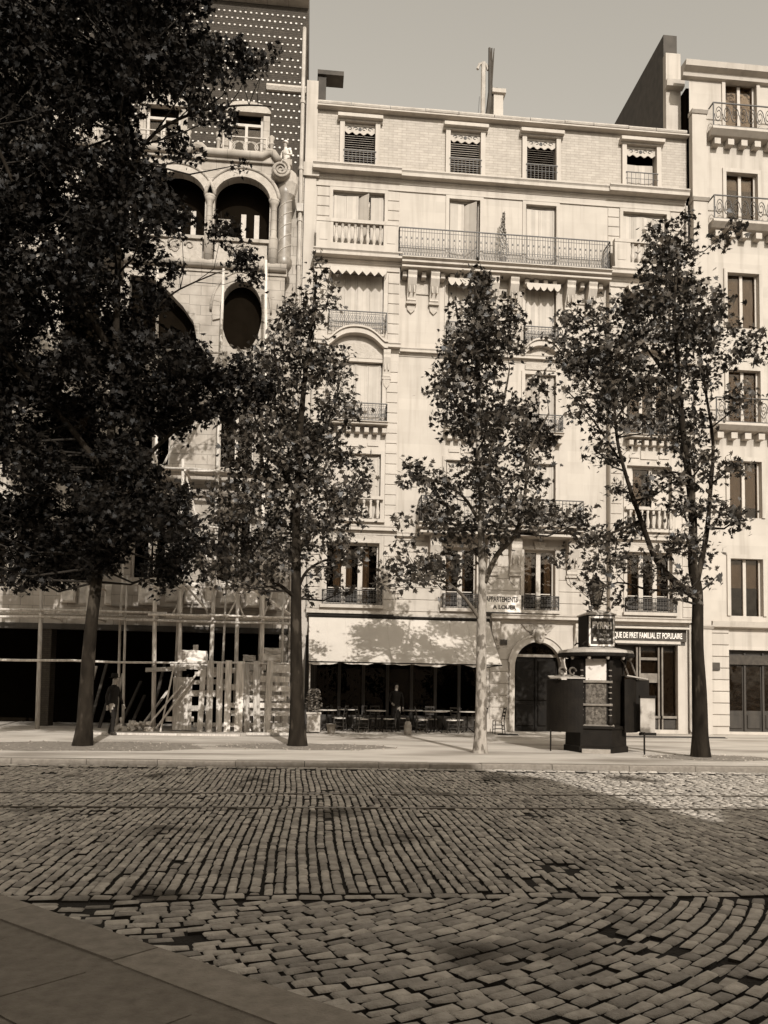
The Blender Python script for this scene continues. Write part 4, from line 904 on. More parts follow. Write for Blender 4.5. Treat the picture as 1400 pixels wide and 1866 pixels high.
for a, b, z0, z1 in ((-6.9,-5.2,4.95,8.8),(-3.1,-4.2,5.0,8.8),(-4.9,-3.2,9.0,12.8)): MB().tube([(a,SY+.08,z0),(b,SY+.08,z1)],.04,6).build('brace', POLE, sc)
for a, b, h in ((-5.9,-5.95,5.2),(-2.75,-2.7,5.1),(-.75,-.8,5.0)): pole(a, b, h, .05)
for i in range(7):
    xa = -4.6+i*.62; MB().tube([(xa,-1.25,3.95),(xa+rnd.uniform(-.5,.5),-1.1,4.9)],.035,6).build('leaning_timber', POLE, sc)
lt_ = thing('timber_stack', 'dim pile of timbers leaning inside the open ground floor', 'timber', (-6.4,-.6,PZ))
for i in range(9): xa = -7.6+i*.33; MB().bar((xa,-.9+rnd.uniform(-.2,.2),PZ),(xa+rnd.uniform(.1,.9),-.1,rnd.uniform(1.2,2.6)),.1,.05).build('timber', WOODP if i % 3 == 0 else DWOOD, lt_)
sk_ = thing('rubbish_heap', 'small heap of broken plaster left of the raking planks', 'rubble', (-5.5,-2.4,PZ))
for i in range(22): MB().obox(Matrix.Translation((-5.5+rnd.gauss(0,.28),-2.4+rnd.gauss(0,.15),PZ+.05+abs(rnd.gauss(0,.13)))) @ Matrix.Rotation(rnd.uniform(0,6),4,(rnd.random(),rnd.random(),1)), rnd.uniform(.08,.3), rnd.uniform(.06,.15), rnd.uniform(.05,.12), .02).build('lump', RUBBLE, sk_)
hg = thing('hoarding', 'rough hoarding of upright and crosswise planks at the building site', 'fence', (-2.3,-2.5,PZ))
HY = -2.55
PLK = ((-3.38,.17,2.15),(-3.08,.2,2.42),(-2.76,.19,2.38),(-2.5,.2,2.44),(-2.14,.25,2.42),(-1.86,.17,2.36),(-1.53,.22,2.44),(-1.2,.19,2.45))
for x_, w_, zt in PLK:
    lean = rnd.uniform(-.035,.03); M = Matrix.Translation((x_+lean, HY+rnd.uniform(-.015,.015), (PZ+zt)/2)) @ Matrix.Rotation(lean,4,'Y') @ Matrix.Rotation(rnd.uniform(-.06,.06),4,'Z')
    MB().obox(M, w_, .035, zt-PZ, .012).build('plank', WOODP, hg)
for xa, xb, z, h in ((-1.25,-.4,2.2,.28),(-2.0,-.5,1.86,.2),(-2.9,-.4,1.55,.2),(-3.6,-2.9,1.98,.16),(-3.7,-2.8,1.35,.2),(-3.8,-3.0,.85,.18),(-2.4,-.42,.98,.17),(-2.4,-.45,.72,.16),(-3.6,-.8,.34,.12),(-1.6,-.5,.32,.2)):
    MB().obox(Matrix.Translation(((xa+xb)/2, HY+.075+rnd.uniform(0,.02), z)) @ Matrix.Rotation(rnd.uniform(-.02,.02),4,'Y'), xb-xa, .035, h, .012).build('plank', WOODP, hg)
for (a, b, w_) in (((-4.75,.2),(-3.55,1.95),.26),((-5.0,.3),(-4.0,1.6),.14),((-4.62,PZ),(-4.25,2.3),.1)):
    MB().bar((a[0],HY-.05,a[1]),(b[0],HY+.0,b[1]),w_,.05).build('raking_plank', WOODP, hg)
MB().obox(Matrix.Translation((-3.98,HY+.16,1.0)), .6, .05, 1.7, .02).build('plank', WOODP, hg)
for xa, xb, z, h in ((-3.5,-2.0,2.12,.18),(-4.4,-3.2,2.2,.14),(-5.2,-3.9,2.12,.13),(-3.9,-2.6,1.72,.15),(-1.9,-.6,1.22,.18),(-4.5,-3.6,.5,.16)):
    MB().obox(Matrix.Translation(((xa+xb)/2, HY+.14+rnd.uniform(0,.05), z)) @ Matrix.Rotation(rnd.uniform(-.05,.05),4,'Y'), xb-xa, .035, h, .012).build('plank', WOODP, hg)
def rock(x, y, z, sx, sy, sz, name, label, cat='stone', jit=.05, rz=0):
    b = bmesh.new(); bmesh.ops.create_cube(b, size=1)
    bmesh.ops.subdivide_edges(b, edges=b.edges[:], cuts=3, use_grid_fill=True)
    for v in b.verts:
        c = Vector((v.co.x*sx, v.co.y*sy, v.co.z*sz)); v.co = c*(1-.06*(v.co.length > .75))+Vector((rnd.uniform(-jit,jit),rnd.uniform(-jit,jit),rnd.uniform(-jit,jit)))*.5
    me = bpy.data.meshes.new(name); b.to_mesh(me); b.free(); me.materials.append(RUBBLE)
    o = link(name, me, None, label=label, cat=cat, loc=(x,y,z+sz/2)); o.rotation_euler.z = rz; return o
tr = thing('trestle', 'timber trestle bench holding the dressed stone behind the planks', 'trestle', (-3.75,-1.5,PZ))
MB().box(-4.35,-3.15,-1.9,-1.1,2.28,2.36).build('top', WOODP, tr)
for xx in (-4.25,-3.25):
    for yy in (-1.85,-1.15): MB().bar((xx,yy,PZ),(xx,yy,2.28),.09).build('leg', WOODP, tr)
rock(-3.76,-1.5,2.36,.85,.55,.42,'stone_block','big dressed white stone on the trestle behind the planks')
rock(-3.72,-1.5,2.78,.16,.16,.2,'mallet_head','small upright block standing on the big dressed stone','block',.01)
mw = thing('masonry_stub', 'rough unfinished stone masonry behind the right end of the hoarding', 'wall', (-1.4,-1.5,PZ)); z = PZ
while z < 2.3:
    x = -2.05
    while x < -.7:
        l = rnd.uniform(.3,.55); b = MB().obox(Matrix.Translation((x+l/2,-1.5+rnd.uniform(-.03,.03),z+.14)), l-.02, .5, .27, .02); b.build('stone', RUBBLE, mw); x += l
    z += .29
rock(-1.9,-1.5,2.46,.4,.4,.2,'stone_block','small white stone left on top of the masonry stub'); rock(-1.2,-1.5,2.46,.75,.45,.25,'stone_block','flat broad white stone topping the masonry stub'); rock(-1.1,-1.45,2.72,.6,.4,.2,'stone_block','topmost white stone slab of the pile by the second tree')
for i, (x_, y_, s_, lb) in enumerate(((-.7,-2.7,.3,'pale rubble lump at the hoarding foot nearest the second tree'),(-1.0,-2.9,.2,'small rubble lump left of the larger one at the hoarding foot'),(-5.0,-2.6,.22,'pale rubble lump by the foot of the raking planks'))): rock(x_,y_,PZ-.03,s_*1.5,s_,s_*.7,'rubble_stone',lb,'stone',.05,i)

# ================================================================== KIOSK, LAMP
KX, KY = 7.45, -9.4; IRONW = mat('worn_iron', .10, .5, 7, .7)
ki = thing('urinal_kiosk', 'dark iron street urinal kiosk with posters, round zinc roof and advertising lantern', 'kiosk', (KX,KY,PZ))
def K(mb, name, m=None, parent=None, **kw): return mb.build(name, m or IRON2, parent or ki, **kw)
def KR(mb, name, m=None, **kw):                       # the hexagonal body stands turned a little to the left
    c, s = math.cos(R(-19)), math.sin(R(-19)); mb.v = [(KX+(x-KX)*c-(y-KY)*s, KY+(x-KX)*s+(y-KY)*c, z) for x,y,z in mb.v]
    return K(mb, name, m, **kw)
h0 = 0.0                                              # hexagon with a flat face to the street
KR(MB().lathe([(.80,PZ),(.80,.24),(.76,.26),(.75,.66),(.80,.70),(.80,.76)],KX,KY,6,h0), 'pedestal')
body = KR(MB().lathe([(.66,.76),(.66,2.46),(.74,2.48),(.74,2.54)],KX,KY,6,h0), 'body')
for a in range(6):
    an = h0+a*math.pi/3; cx, cy = KX+.69*math.cos(an), KY+.69*math.sin(an)
    KR(MB().lathe([(.06,.76),(.06,.9),(.035,.95),(.032,1.8),(.05,1.83),(.032,1.86),(.034,2.2),(.06,2.26),(.08,2.36),(.075,2.46)],cx,cy,8), 'colonnette', smooth=True)
    for k in range(9): KR(MB().lathe([(.02,1.0+k*.14),(.045,1.03+k*.14),(.02,1.06+k*.14)],cx,cy,6), 'collar', POT) if a in (3,4,5) else None
ap = .66*math.cos(R(30)); fy = KY-ap
for (z0, z1, mm_) in ((1.9,2.44,POSTW),(1.32,1.83,POSTD),(.8,1.26,POSTD)):
    KR(MB().box(KX-.25,KX+.25,fy-.02,fy-.002,z0,z1), 'poster', mm_)
for z_, w_ in ((1.865,.40),(1.29,.40),(.77,.44)): KR(MB().prism_x([(fy+.02,z_-.03),(fy-.07,z_-.025),(fy-.09,z_+.01),(fy+.02,z_+.03)],KX-w_,KX+w_), 'moulding', POT)
for sx in (-1,1):                                     # posters on the canted faces
    M = Matrix.Translation((KX,KY,0)) @ Matrix.Rotation(sx*R(60),4,'Z')
    for z0, z1 in ((1.9,2.42),(.82,1.8)): KR(MB().obox(M @ Matrix.Translation((0,-ap-.008,(z0+z1)/2)), .52, .02, z1-z0), 'poster', IRON2 if sx < 0 else IRON2)
KR(MB().box(KX-.34,KX+.34,KY-.86,KY-.7,PZ,.2), 'step', POT)
rf = K(MB().lathe([(.74,2.5),(.93,2.54),(.95,2.60),(.92,2.66),(.5,2.74),(.3,2.76)],KX,KY,32), 'roof', ZINC)
MB().lathe([(.94,2.50),(.96,2.51),(.96,2.585),(.94,2.59)],KX,KY,32).build('roof_band', IRON2, rf)
for k in range(12): a = k*math.pi/6; MB().lathe([(.03,2.42),(.05,2.47),(.03,2.51)],KX+.87*math.cos(a),KY+.87*math.sin(a),6).build('pendant', POT, rf)
ln_ = K(MB().box(KX-.34,KX+.38,KY-.36,KY+.36,2.74,3.56), 'lantern_box', IRON2)
MB().box(KX-.31,KX+.36,KY-.385,KY-.362,2.77,3.53).build('poster_border', SIGNW, ln_); MB().box(KX-.265,KX+.315,KY-.392,KY-.3855,2.82,3.48).build('poster', mat('wine_poster',.045,.3,5,.6), ln_)
text('lettering', 'BYRRH', .235, (KX+.025,KY-.395,3.29), 0, SIGNW, ln_, sx=.70, bold=.012, depth=.003)
for t_, z_, s_ in (('VIN',3.14,.075),('TONIQUE',3.06,.065),('ET',3.0,.05),('HYGIENIQUE',2.94,.065)): text('lettering', t_, s_, (KX+.1,KY-.395,z_), 0, SIGNW, ln_, sx=.8, depth=.002)
MB().box(KX-.2,KX-.12,KY-.398,KY-.393,2.9,2.99).build('bottle_label', SIGNW, ln_); MB().poly_y([(KX-.19,2.98),(KX-.13,2.98),(KX-.14,3.04),(KX-.15,3.1),(KX-.17,3.1),(KX-.18,3.04)],KY-.397,KY-.393).build('bottle_print', SIGND, ln_)
MB().lathe([(.54,3.56),(.56,3.59),(.32,3.67),(.06,3.74),(.02,3.77)],KX+.02,KY,4,R(45)).build('lantern_roof', ZINC, ln_)
for sx in (-1,1):
    for k in range(2): MB().tube([(KX+sx*(.36+.09*math.cos(t*.6)),KY-.3+k*.6,2.8+.07*math.sin(t*.6)) for t in range(8)],.02,5).build('scroll', IRON2, ln_)
def sheet(cx, cy, r_, a0, a1, z0, z1, name, m_, t=.02, n=14):
    inn = [(cx+r_*math.cos(R(a0+(a1-a0)*i/n)), cy+r_*math.sin(R(a0+(a1-a0)*i/n))) for i in range(n+1)]
    out = [(cx+(r_+t)*math.cos(R(a0+(a1-a0)*i/n)), cy+(r_+t)*math.sin(R(a0+(a1-a0)*i/n))) for i in range(n+1)]
    q = n+1; vs = [(a,b,z0) for a,b in inn]+[(a,b,z0) for a,b in out]+[(a,b,z1) for a,b in inn]+[(a,b,z1) for a,b in out]; fs = []
    for i in range(n): fs += [(i,i+1,q+i+1,q+i),(2*q+i,3*q+i,3*q+i+1,2*q+i+1),(i,2*q+i,2*q+i+1,i+1),(q+i,q+i+1,3*q+i+1,3*q+i)]
    fs += [(0,q,3*q,2*q),(n,2*q+n,3*q+n,q+n)]
    return K(MB().add(vs, fs), name, m_, smooth=False)
sheet(7.0,-9.3,.76,165,262,.6,1.9,'screen',IRON2); sheet(7.92,-9.3,.62,-82,20,.6,1.95,'screen',IRON2)
K(MB().add([(6.22,-9.5,1.93),(6.36,-9.92,1.93),(6.95,-10.06,1.93),(6.9,-9.3,2.03),(6.25,-9.2,1.98),(6.22,-9.5,1.96),(6.36,-9.92,1.96),(6.95,-10.06,1.96),(6.9,-9.3,2.06),(6.25,-9.2,2.01)],[(0,1,2,3,4)[::-1],(5,6,7,8,9),(0,1,6,5),(1,2,7,6),(2,3,8,7),(3,4,9,8),(4,0,5,9)]), 'stall_roof', ZINC)
K(MB().add([(8.05,-10.0,2.02),(8.7,-9.75,1.94),(8.75,-9.3,1.94),(8.05,-9.2,2.04),(8.05,-10.0,2.05),(8.7,-9.75,1.97),(8.75,-9.3,1.97),(8.05,-9.2,2.07)],[(3,2,1,0),(4,5,6,7),(0,1,5,4),(1,2,6,5),(2,3,7,6),(3,0,4,7)]), 'stall_roof', ZINC)
for cx in (6.45,6.72): K(MB().tube([(cx+.1*math.cos(t*.55)*(1-t/20),-9.75,2.12+.09*math.sin(t*.55)) for t in range(12)],.025,5), 'scroll', IRONW)
for cx in (8.2,8.4): K(MB().tube([(cx,-9.7,2.05),(cx-.12,-9.7,2.35),(cx-.2,-9.7,2.45)],.022,5), 'scroll', IRONW)
K(MB().add([(6.42,-9.7,2.08),(6.58,-9.7,2.08),(6.5,-9.7,2.42),(6.45,-9.7,2.42),(6.42,-9.68,2.08),(6.58,-9.68,2.08),(6.5,-9.68,2.42),(6.45,-9.68,2.42)],[(0,1,2,3),(7,6,5,4),(0,4,5,1),(1,5,6,2),(2,6,7,3),(3,7,4,0)]), 'bracket_plate', IRONW)
K(MB().box(8.1,8.74,-9.72,-9.69,.62,1.93), 'screen'); SCRN = mat('pale_screen',.36,.25,4,.6,stain=.8,blotch=(3,.5,.62,.12))
scr = K(MB().box(8.34,8.72,-10.12,-10.09,.62,1.48), 'screen_panel', SCRN); MB().box(8.32,8.74,-10.14,-10.07,1.48,1.54).box(8.32,8.74,-10.14,-10.07,.55,.62).build('screen_rail', IRON2, scr)
for cx, cy in ((8.3,-10.45),(8.55,-9.85),(6.24,-9.5)): K(MB().tube([(cx,cy,PZ),(cx,cy,.65)],.02,6), 'leg')
K(MB().bar((8.3,-10.45,.62),(8.36,-10.1,.62),.03), 'tie')
lp = thing('gas_lamp', 'street gas lamp with glazed lantern rising behind the kiosk', 'street lamp', (7.86,-8.3,PZ))
MB().lathe([(.2,PZ),(.2,.3),(.13,.4),(.1,.9),(.07,1.0),(.055,2.0),(.045,3.7),(.07,3.74),(.04,3.8),(.1,3.95)],7.86,-8.3,10).build('post', IRON2, lp, smooth=True)
lt = MB().lathe([(.12,3.96),(.14,3.98),(.13,4.0)],7.86,-8.3,4,R(45)).build('lantern_base', IRON2, lp)
for a in range(4):
    an = R(45+90*a); MB().bar((7.86+.13*math.cos(an),-8.3+.13*math.sin(an),3.98),(7.86+.24*math.cos(an),-8.3+.24*math.sin(an),4.5),.025).build('lantern_bar', IRON2, lp)
MB().lathe([(.125,4.0),(.23,4.49)],7.86,-8.3,4,R(45)).build('lantern_glass', mat('lamp_glass',.30,.1,5,.1,spec=.6), lp)
MB().lathe([(.28,4.5),(.27,4.54),(.12,4.66),(.1,4.74),(.04,4.78),(.03,4.86)],7.86,-8.3,8,R(45)).build('lantern_cap', IRON2, lp)

# ================================================================== CAFÉ FURNITURE
def cafe_table(x, y, label, top=MARBLE, s=1.0):
    t = thing('cafe_table', label, 'table', (x,y,PZ), 'café tables under the awning')
    MB().lathe([(.34*s,.72),(.35*s,.725),(.35*s,.75),(.34*s,.755)],x,y,20).build('table_top', top, t, smooth=False)
    for o in t.children: o.location.z = 0
    MB().tube([(x,y,PZ+.05),(x,y,PZ+.72)],.028,8).build('column', IRON2, t)
    for a in range(3): an = R(90+120*a); MB().tube([(x,y,PZ+.2),(x+.14*math.cos(an),y+.14*math.sin(an),PZ+.1),(x+.27*math.cos(an),y+.27*math.sin(an),PZ+.012)],.02,6).build('foot', IRON2, t)
    t.children[0].location = (-x,-y,0)
    return t
chair0 = None
def cafe_chair(x, y, rz, label, grp='chairs at the café tables'):
    global chair0
    if chair0 is None:
        c = thing('cafe_chair', label, 'chair', (0,0,0), grp)
        MB().lathe([(.19,.43),(.2,.44),(.2,.46),(.18,.47)],0,0,12,R(15)).build('seat', WOODP, c)
        for sx in (-1,1):
            MB().tube([(sx*.16,-.16,0),(sx*.155,-.15,.44)],.017,6).build('leg', DWOOD, c)
            MB().tube([(sx*.17,.2,0),(sx*.16,.16,.45),(sx*.165,.21,.72),(sx*.15,.25,.9)],.017,6).build('back_post', DWOOD, c)
        for z_ in (.62,.74,.87): MB().obox(Matrix.Translation((0,.17+(z_-.45)*.19,z_)),.31,.018,.055).build('back_rail', DWOOD, c)
        for z_ in (.14,.27):
            MB().bar((-.16,-.155,z_),(.16,-.155,z_),.016).build('stretcher', DWOOD, c); MB().bar((-.165,.18,z_),(.165,.18,z_),.016).build('stretcher', DWOOD, c)
            for sx in (-1,1): MB().bar((sx*.16,-.155,z_+.03),(sx*.165,.18,z_+.03),.016).build('stretcher', DWOOD, c)
        chair0 = c; o = c
    else:
        o = copy_tree(chair0); o['label'] = label; o['group'] = grp
    o.location = (x,y,PZ); o.rotation_euler.z = rz
    return o
TB = ((.78,-1.55,'round café table next to the shrub box, nearest the second tree'),(2.48,-1.5,'round café table left of the standing waiter'),(4.55,-1.45,'wider round café table right of the standing waiter'),(5.75,-1.2,'round café table just left of the pale trunk'),(1.55,-.6,'back-row café table near the left shop panes'),(3.9,-.6,'back-row café table behind the waiter'),(5.0,-.55,'back-row café table near the right shop panes'))
for i, (x_, y_, lb) in enumerate(TB): cafe_table(x_, y_, lb, s=1.25 if i == 2 else 1.0)
CH = ((.35,-1.9,.5,0,'left'),(1.25,-1.2,-1.9,0,'right'),(2.0,-1.75,1.8,1,'left'),(2.95,-1.3,-1.2,1,'right'),(2.5,-1.0,0,1,'far'),(4.05,-1.75,1.5,2,'left'),(5.1,-1.75,-1.6,2,'right'),(4.5,-.95,.1,2,'far'),(5.35,-1.5,2.4,3,'left'),(6.15,-1.4,-1.5,3,'right'),(1.2,-.5,1.7,4,'left'),(1.95,-.75,-1.4,4,'right'),(3.55,-.5,1.5,5,'left'),(4.3,-.4,-1.2,5,'right'),(5.35,-.4,-1.7,6,'right'))
NM = ('the table next to the shrub box','the table left of the standing waiter','the wider table right of the standing waiter','the table just left of the pale trunk','the back-row table near the left panes','the back-row table behind the waiter','the back-row table near the right panes')
for x_, y_, rz, ti, sd in CH: cafe_chair(x_, y_, rz, 'wooden café chair on the %s side of %s' % (sd, NM[ti]))
cafe_chair(6.78, -1.55, R(-88), 'ladder-back café chair standing alone in the sun right of the awning')
px = thing('planter_box', 'pale square planter box with a leafy shrub at the awning post', 'planter', (.33,-2.3,PZ))
MB().box(.1,.54,-2.52,-2.08,PZ+.04,.72).box(.07,.57,-2.55,-2.05,.72,.78).build('box', FRAME, px)
for a, b in ((.12,-2.5),(.5,-2.5),(.12,-2.1),(.5,-2.1)): MB().box(a-.03,a+.03,b-.03,b+.03,PZ,PZ+.04).build('foot', DWOOD, px)
m = MB()
for i in range(420):
    a = rnd.uniform(0,6.28); rr = .28*math.sqrt(rnd.random()); z_ = .8+.75*rnd.random()**.9; c0 = Vector((.32+rr*math.cos(a)*(1.1-abs(z_-1.1)),-2.3+rr*math.sin(a),z_)); s_ = .05
    u = Vector((rnd.uniform(-1,1),rnd.uniform(-1,1),rnd.uniform(-.6,.6))).normalized()*s_; v = u.orthogonal().normalized()*s_*.5; m.add([c0-u,c0+v,c0+u,c0-v],[(0,1,2,3)])
m.build('shrub', mat('shrub_leaf',.16,.5,9,.6,island=.5), px, kind='stuff'); MB().tube([(.32,-2.3,.7),(.33,-2.3,1.3)],.02,5).build('stem', TWIG, px)
bk = thing('bucket', 'small tapered bucket on the pavement before the first café table', 'bucket', (.9,-2.7,PZ))
MB().lathe([(.12,PZ),(.12,PZ+.02),(.155,PZ+.3),(.165,PZ+.3),(.165,PZ+.32),(.14,PZ+.31),(.11,PZ+.06)],.9,-2.7,14).build('pail', POT, bk, smooth=True)
MB().tube([(.9-.16*math.cos(R(t*18)),-2.72,PZ+.3+.03*math.sin(R(t*18))) for t in range(11)],.008,4).build('handle', IRON, bk)
jr = thing('stoneware_jar', 'grey stoneware jar with dark neck standing before the waiter', 'jar', (3.42,-2.9,PZ))
MB().lathe([(.11,PZ),(.125,PZ+.05),(.13,PZ+.2),(.12,PZ+.28),(.13,PZ+.3),(.115,PZ+.32),(.1,PZ+.4),(.06,PZ+.45)],3.42,-2.9,14).build('jar_body', POT, jr, smooth=True); MB().lathe([(.06,PZ+.45),(.055,PZ+.5),(.07,PZ+.53),(.07,PZ+.56)],3.42,-2.9,12).build('neck', DWOOD, jr, smooth=True)
sh = thing('balcony_shrub', 'bushy potted shrub at the left end of the second-floor balcony', 'plant', (4.45,-.45,7.69))
MB().lathe([(.13,7.69),(.18,7.95),(.19,7.98)],4.45,-.45,10).build('pot', POT, sh); m = MB()
for i in range(700):
    d = Vector((rnd.gauss(0,1),rnd.gauss(0,1),rnd.gauss(0,1))).normalized()*rnd.random()**.5; c0 = Vector((4.42+.34*d.x,-.5+.25*d.y,8.3+.5*d.z)); u = Vector((rnd.uniform(-1,1),rnd.uniform(-1,1),rnd.uniform(-1,1))).normalized()*.05; v = u.orthogonal().normalized()*.025; m.add([c0-u,c0+v,c0+u,c0-v],[(0,1,2,3)])
m.build('foliage', LEAF, sh, kind='stuff')

# ================================================================== PEOPLE
def person(label, loc, rz, arms, legs, top, bottom, hat, bend=0.0, head_turn=0.0, apron=None, height=1.7):
    t = thing('person', label, 'person', loc)
    k = height/1.7
    J = {'pel':(0,0,.93),'wai':(0,.0,1.06),'che':(0,-.01-bend*.5,1.28),'nec':(0,-.0-bend*.8,1.46),'jaw':(0,-.035-bend,1.54),'hed':(0,-.02-bend,1.61),'crn':(0,.0-bend,1.68),'nos':(0,-.125-bend,1.58)}
    rad = {'pel':(.155,.11),'wai':(.14,.10),'che':(.165,.11),'nec':(.055,.055),'jaw':(.065,.075),'hed':(.078,.098),'crn':(.06,.07),'nos':(.014,.014)}
    E_ = [('pel','wai'),('wai','che'),('che','nec'),('nec','jaw'),('jaw','hed'),('hed','crn'),('hed','nos')]
    for s, nm in ((-1,'l'),(1,'r')):
        sh_, el, wr = arms[nm]
        J['sh'+nm] = (s*.185,-bend*.7,1.40); rad['sh'+nm] = (.06,.06); J['el'+nm] = el; rad['el'+nm] = (.045,.045); J['wr'+nm] = wr; rad['wr'+nm] = (.03,.03)
        w_ = Vector(wr); d = (w_-Vector(el)).normalized(); side = Vector((0,-1,0)) if abs(d.y) < .7 else Vector((0,0,-1)); side = (side-d*side.dot(d)).normalized(); up = d.cross(side)
        J['pa'+nm] = tuple(w_+d*.055); rad['pa'+nm] = (.034,.022)
        E_ += [('che','sh'+nm),('sh'+nm,'el'+nm),('el'+nm,'wr'+nm),('wr'+nm,'pa'+nm)]
        for f_ in range(4):
            b = w_+d*.10+side*(f_-1.5)*.02; e = b+d*(.06-.008*abs(f_-1.4))+up*.02*(-s)
            J['f%d%s'%(f_,nm)] = tuple(b); J['g%d%s'%(f_,nm)] = tuple(e); rad['f%d%s'%(f_,nm)] = (.0095,.0095); rad['g%d%s'%(f_,nm)] = (.008,.008)
            E_ += [('pa'+nm,'f%d%s'%(f_,nm)),('f%d%s'%(f_,nm),'g%d%s'%(f_,nm))]
        J['th'+nm] = tuple(w_+d*.05+side*.05); rad['th'+nm] = (.011,.011); E_.append(('pa'+nm,'th'+nm))
        kn, an = legs[nm]
        J['hi'+nm] = (s*.095,0,.88); rad['hi'+nm] = (.095,.1); J['kn'+nm] = kn; rad['kn'+nm] = (.065,.07); J['an'+nm] = an; rad['an'+nm] = (.042,.05); J['to'+nm] = (an[0]+s*.03,an[1]-.17,.035); rad['to'+nm] = (.042,.032); J['he'+nm] = (an[0],an[1]+.04,.035); rad['he'+nm] = (.035,.035)
        E_ += [('pel','hi'+nm),('hi'+nm,'kn'+nm),('kn'+nm,'an'+nm),('an'+nm,'to'+nm),('an'+nm,'he'+nm)]
    keys = list(J); me = bpy.data.meshes.new('body'); me.from_pydata([tuple(c*k for c in J[a]) for a in keys], [(keys.index(a),keys.index(b)) for a,b in E_], [])
    o = bpy.data.objects.new('body', me); col.objects.link(o)
    md = o.modifiers.new('skin','SKIN')
    for i, a in enumerate(keys): me.skin_vertices[0].data[i].radius = (rad[a][0]*k, rad[a][1]*k); me.skin_vertices[0].data[i].use_root = (a == 'pel')
    md.use_smooth_shade = True; sb = o.modifiers.new('sub','SUBSURF'); sb.levels = sb.render_levels = 1
    dg = bpy.context.evaluated_depsgraph_get(); nm_ = bpy.data.meshes.new_from_object(o.evaluated_get(dg)); bpy.data.objects.remove(o)
    nm_.materials.clear()
    for mm_ in (top, bottom, SKIN, DWOOD): nm_.materials.append(mm_)
    wrs = [Vector(J['wr'+n_])*k for n_ in 'lr']; els = [Vector(J['el'+n_])*k for n_ in 'lr']
    for p_ in nm_.polygons:
        c = p_.center; p_.use_smooth = True
        mi = 0 if c.z > .9*k else 1
        if c.z < .09*k: mi = 3
        if c.z > 1.475*k: mi = 2
        for w_, e_ in zip(wrs, els):
            if (c-w_).length < .2*k and (c-w_).dot(w_-e_) > 0: mi = 2
            elif (c-w_).length < .3*k and (c-e_).length < .3*k and abs(c.x) > .2*k and c.z > .6*k: mi = 0
        p_.material_index = mi
    b = link('body', nm_, t, loc=(0,0,0))
    hz = 1.64*k; hy = (-.01-bend)*k
    if hat == 'cap': MB().lathe([(.088*k,hz),(.102*k,hz+.03),(.1*k,hz+.075),(.06*k,hz+.11),(.01,hz+.115)],0,hy,14).lathe([(.05,hz+.0),(.085,hz+.005),(.06,hz+.02)],0,hy-.09*k,10).build('cap', CLW if top is CLW else CLD, t, smooth=True, loc=(0,0,0))
    elif hat == 'hat': MB().lathe([(.155*k,hz+.03),(.16*k,hz+.04),(.1*k,hz+.045),(.098*k,hz+.13),(.08*k,hz+.165),(.02,hz+.17)],0,hy,16).build('hat', CLD, t, smooth=True, loc=(0,0,0))
    else: MB().lathe([(.06*k,hz-.07),(.088*k,hz-.02),(.094*k,hz+.03),(.07*k,hz+.075),(.02,hz+.095)],0,hy+.022,12).build('hair', CLD, t, smooth=True, loc=(0,0,0))
    if apron: MB().poly_y([(-.16*k,.45*k),(.16*k,.45*k),(.14*k,1.05*k),(-.14*k,1.05*k)],-.15*k,-.135*k).build('apron', apron, t, loc=(0,0,0))
    t.rotation_euler.z = rz
    return t
ST_ARM = {'l':(0,(-.25,.02,1.13),(-.22,-.07,.88)),'r':(0,(.25,.02,1.13),(.22,-.07,.88))}
ST_LEG = {'l':((-.1,-.01,.5),(-.11,.02,.09)),'r':((.1,-.01,.5),(.11,.02,.09))}
person('waiter in dark clothes standing in the shade under the awning', (3.2,-1.25,PZ), .15, {'l':(0,(-.26,.0,1.14),(-.2,-.2,1.02)),'r':(0,(.26,.03,1.12),(.24,-.05,.87))}, ST_LEG, CLD, CLD, None, height=1.68)
person('man in dark coat and hat walking past the hoarding near the first tree', (-5.6,-5.0,PZ), R(70), {'l':(0,(-.24,.08,1.12),(-.22,.06,.87)),'r':(0,(.24,-.06,1.13),(.22,-.18,.9))}, {'l':((-.09,-.09,.5),(-.1,-.06,.09)),'r':((.09,.02,.5),(.1,.16,.1))}, CLD, CLD, 'hat', height=1.72)
person('worker in white smock and cap leaning behind the big stone volute', (-1.1,BY+.42,20.0), R(-40), {'l':(0,(-.26,-.06,1.16),(-.16,-.3,1.12)),'r':(0,(.26,-.04,1.15),(.2,-.26,1.08))}, ST_LEG, CLW, CLW, 'cap', bend=.08, height=1.66)

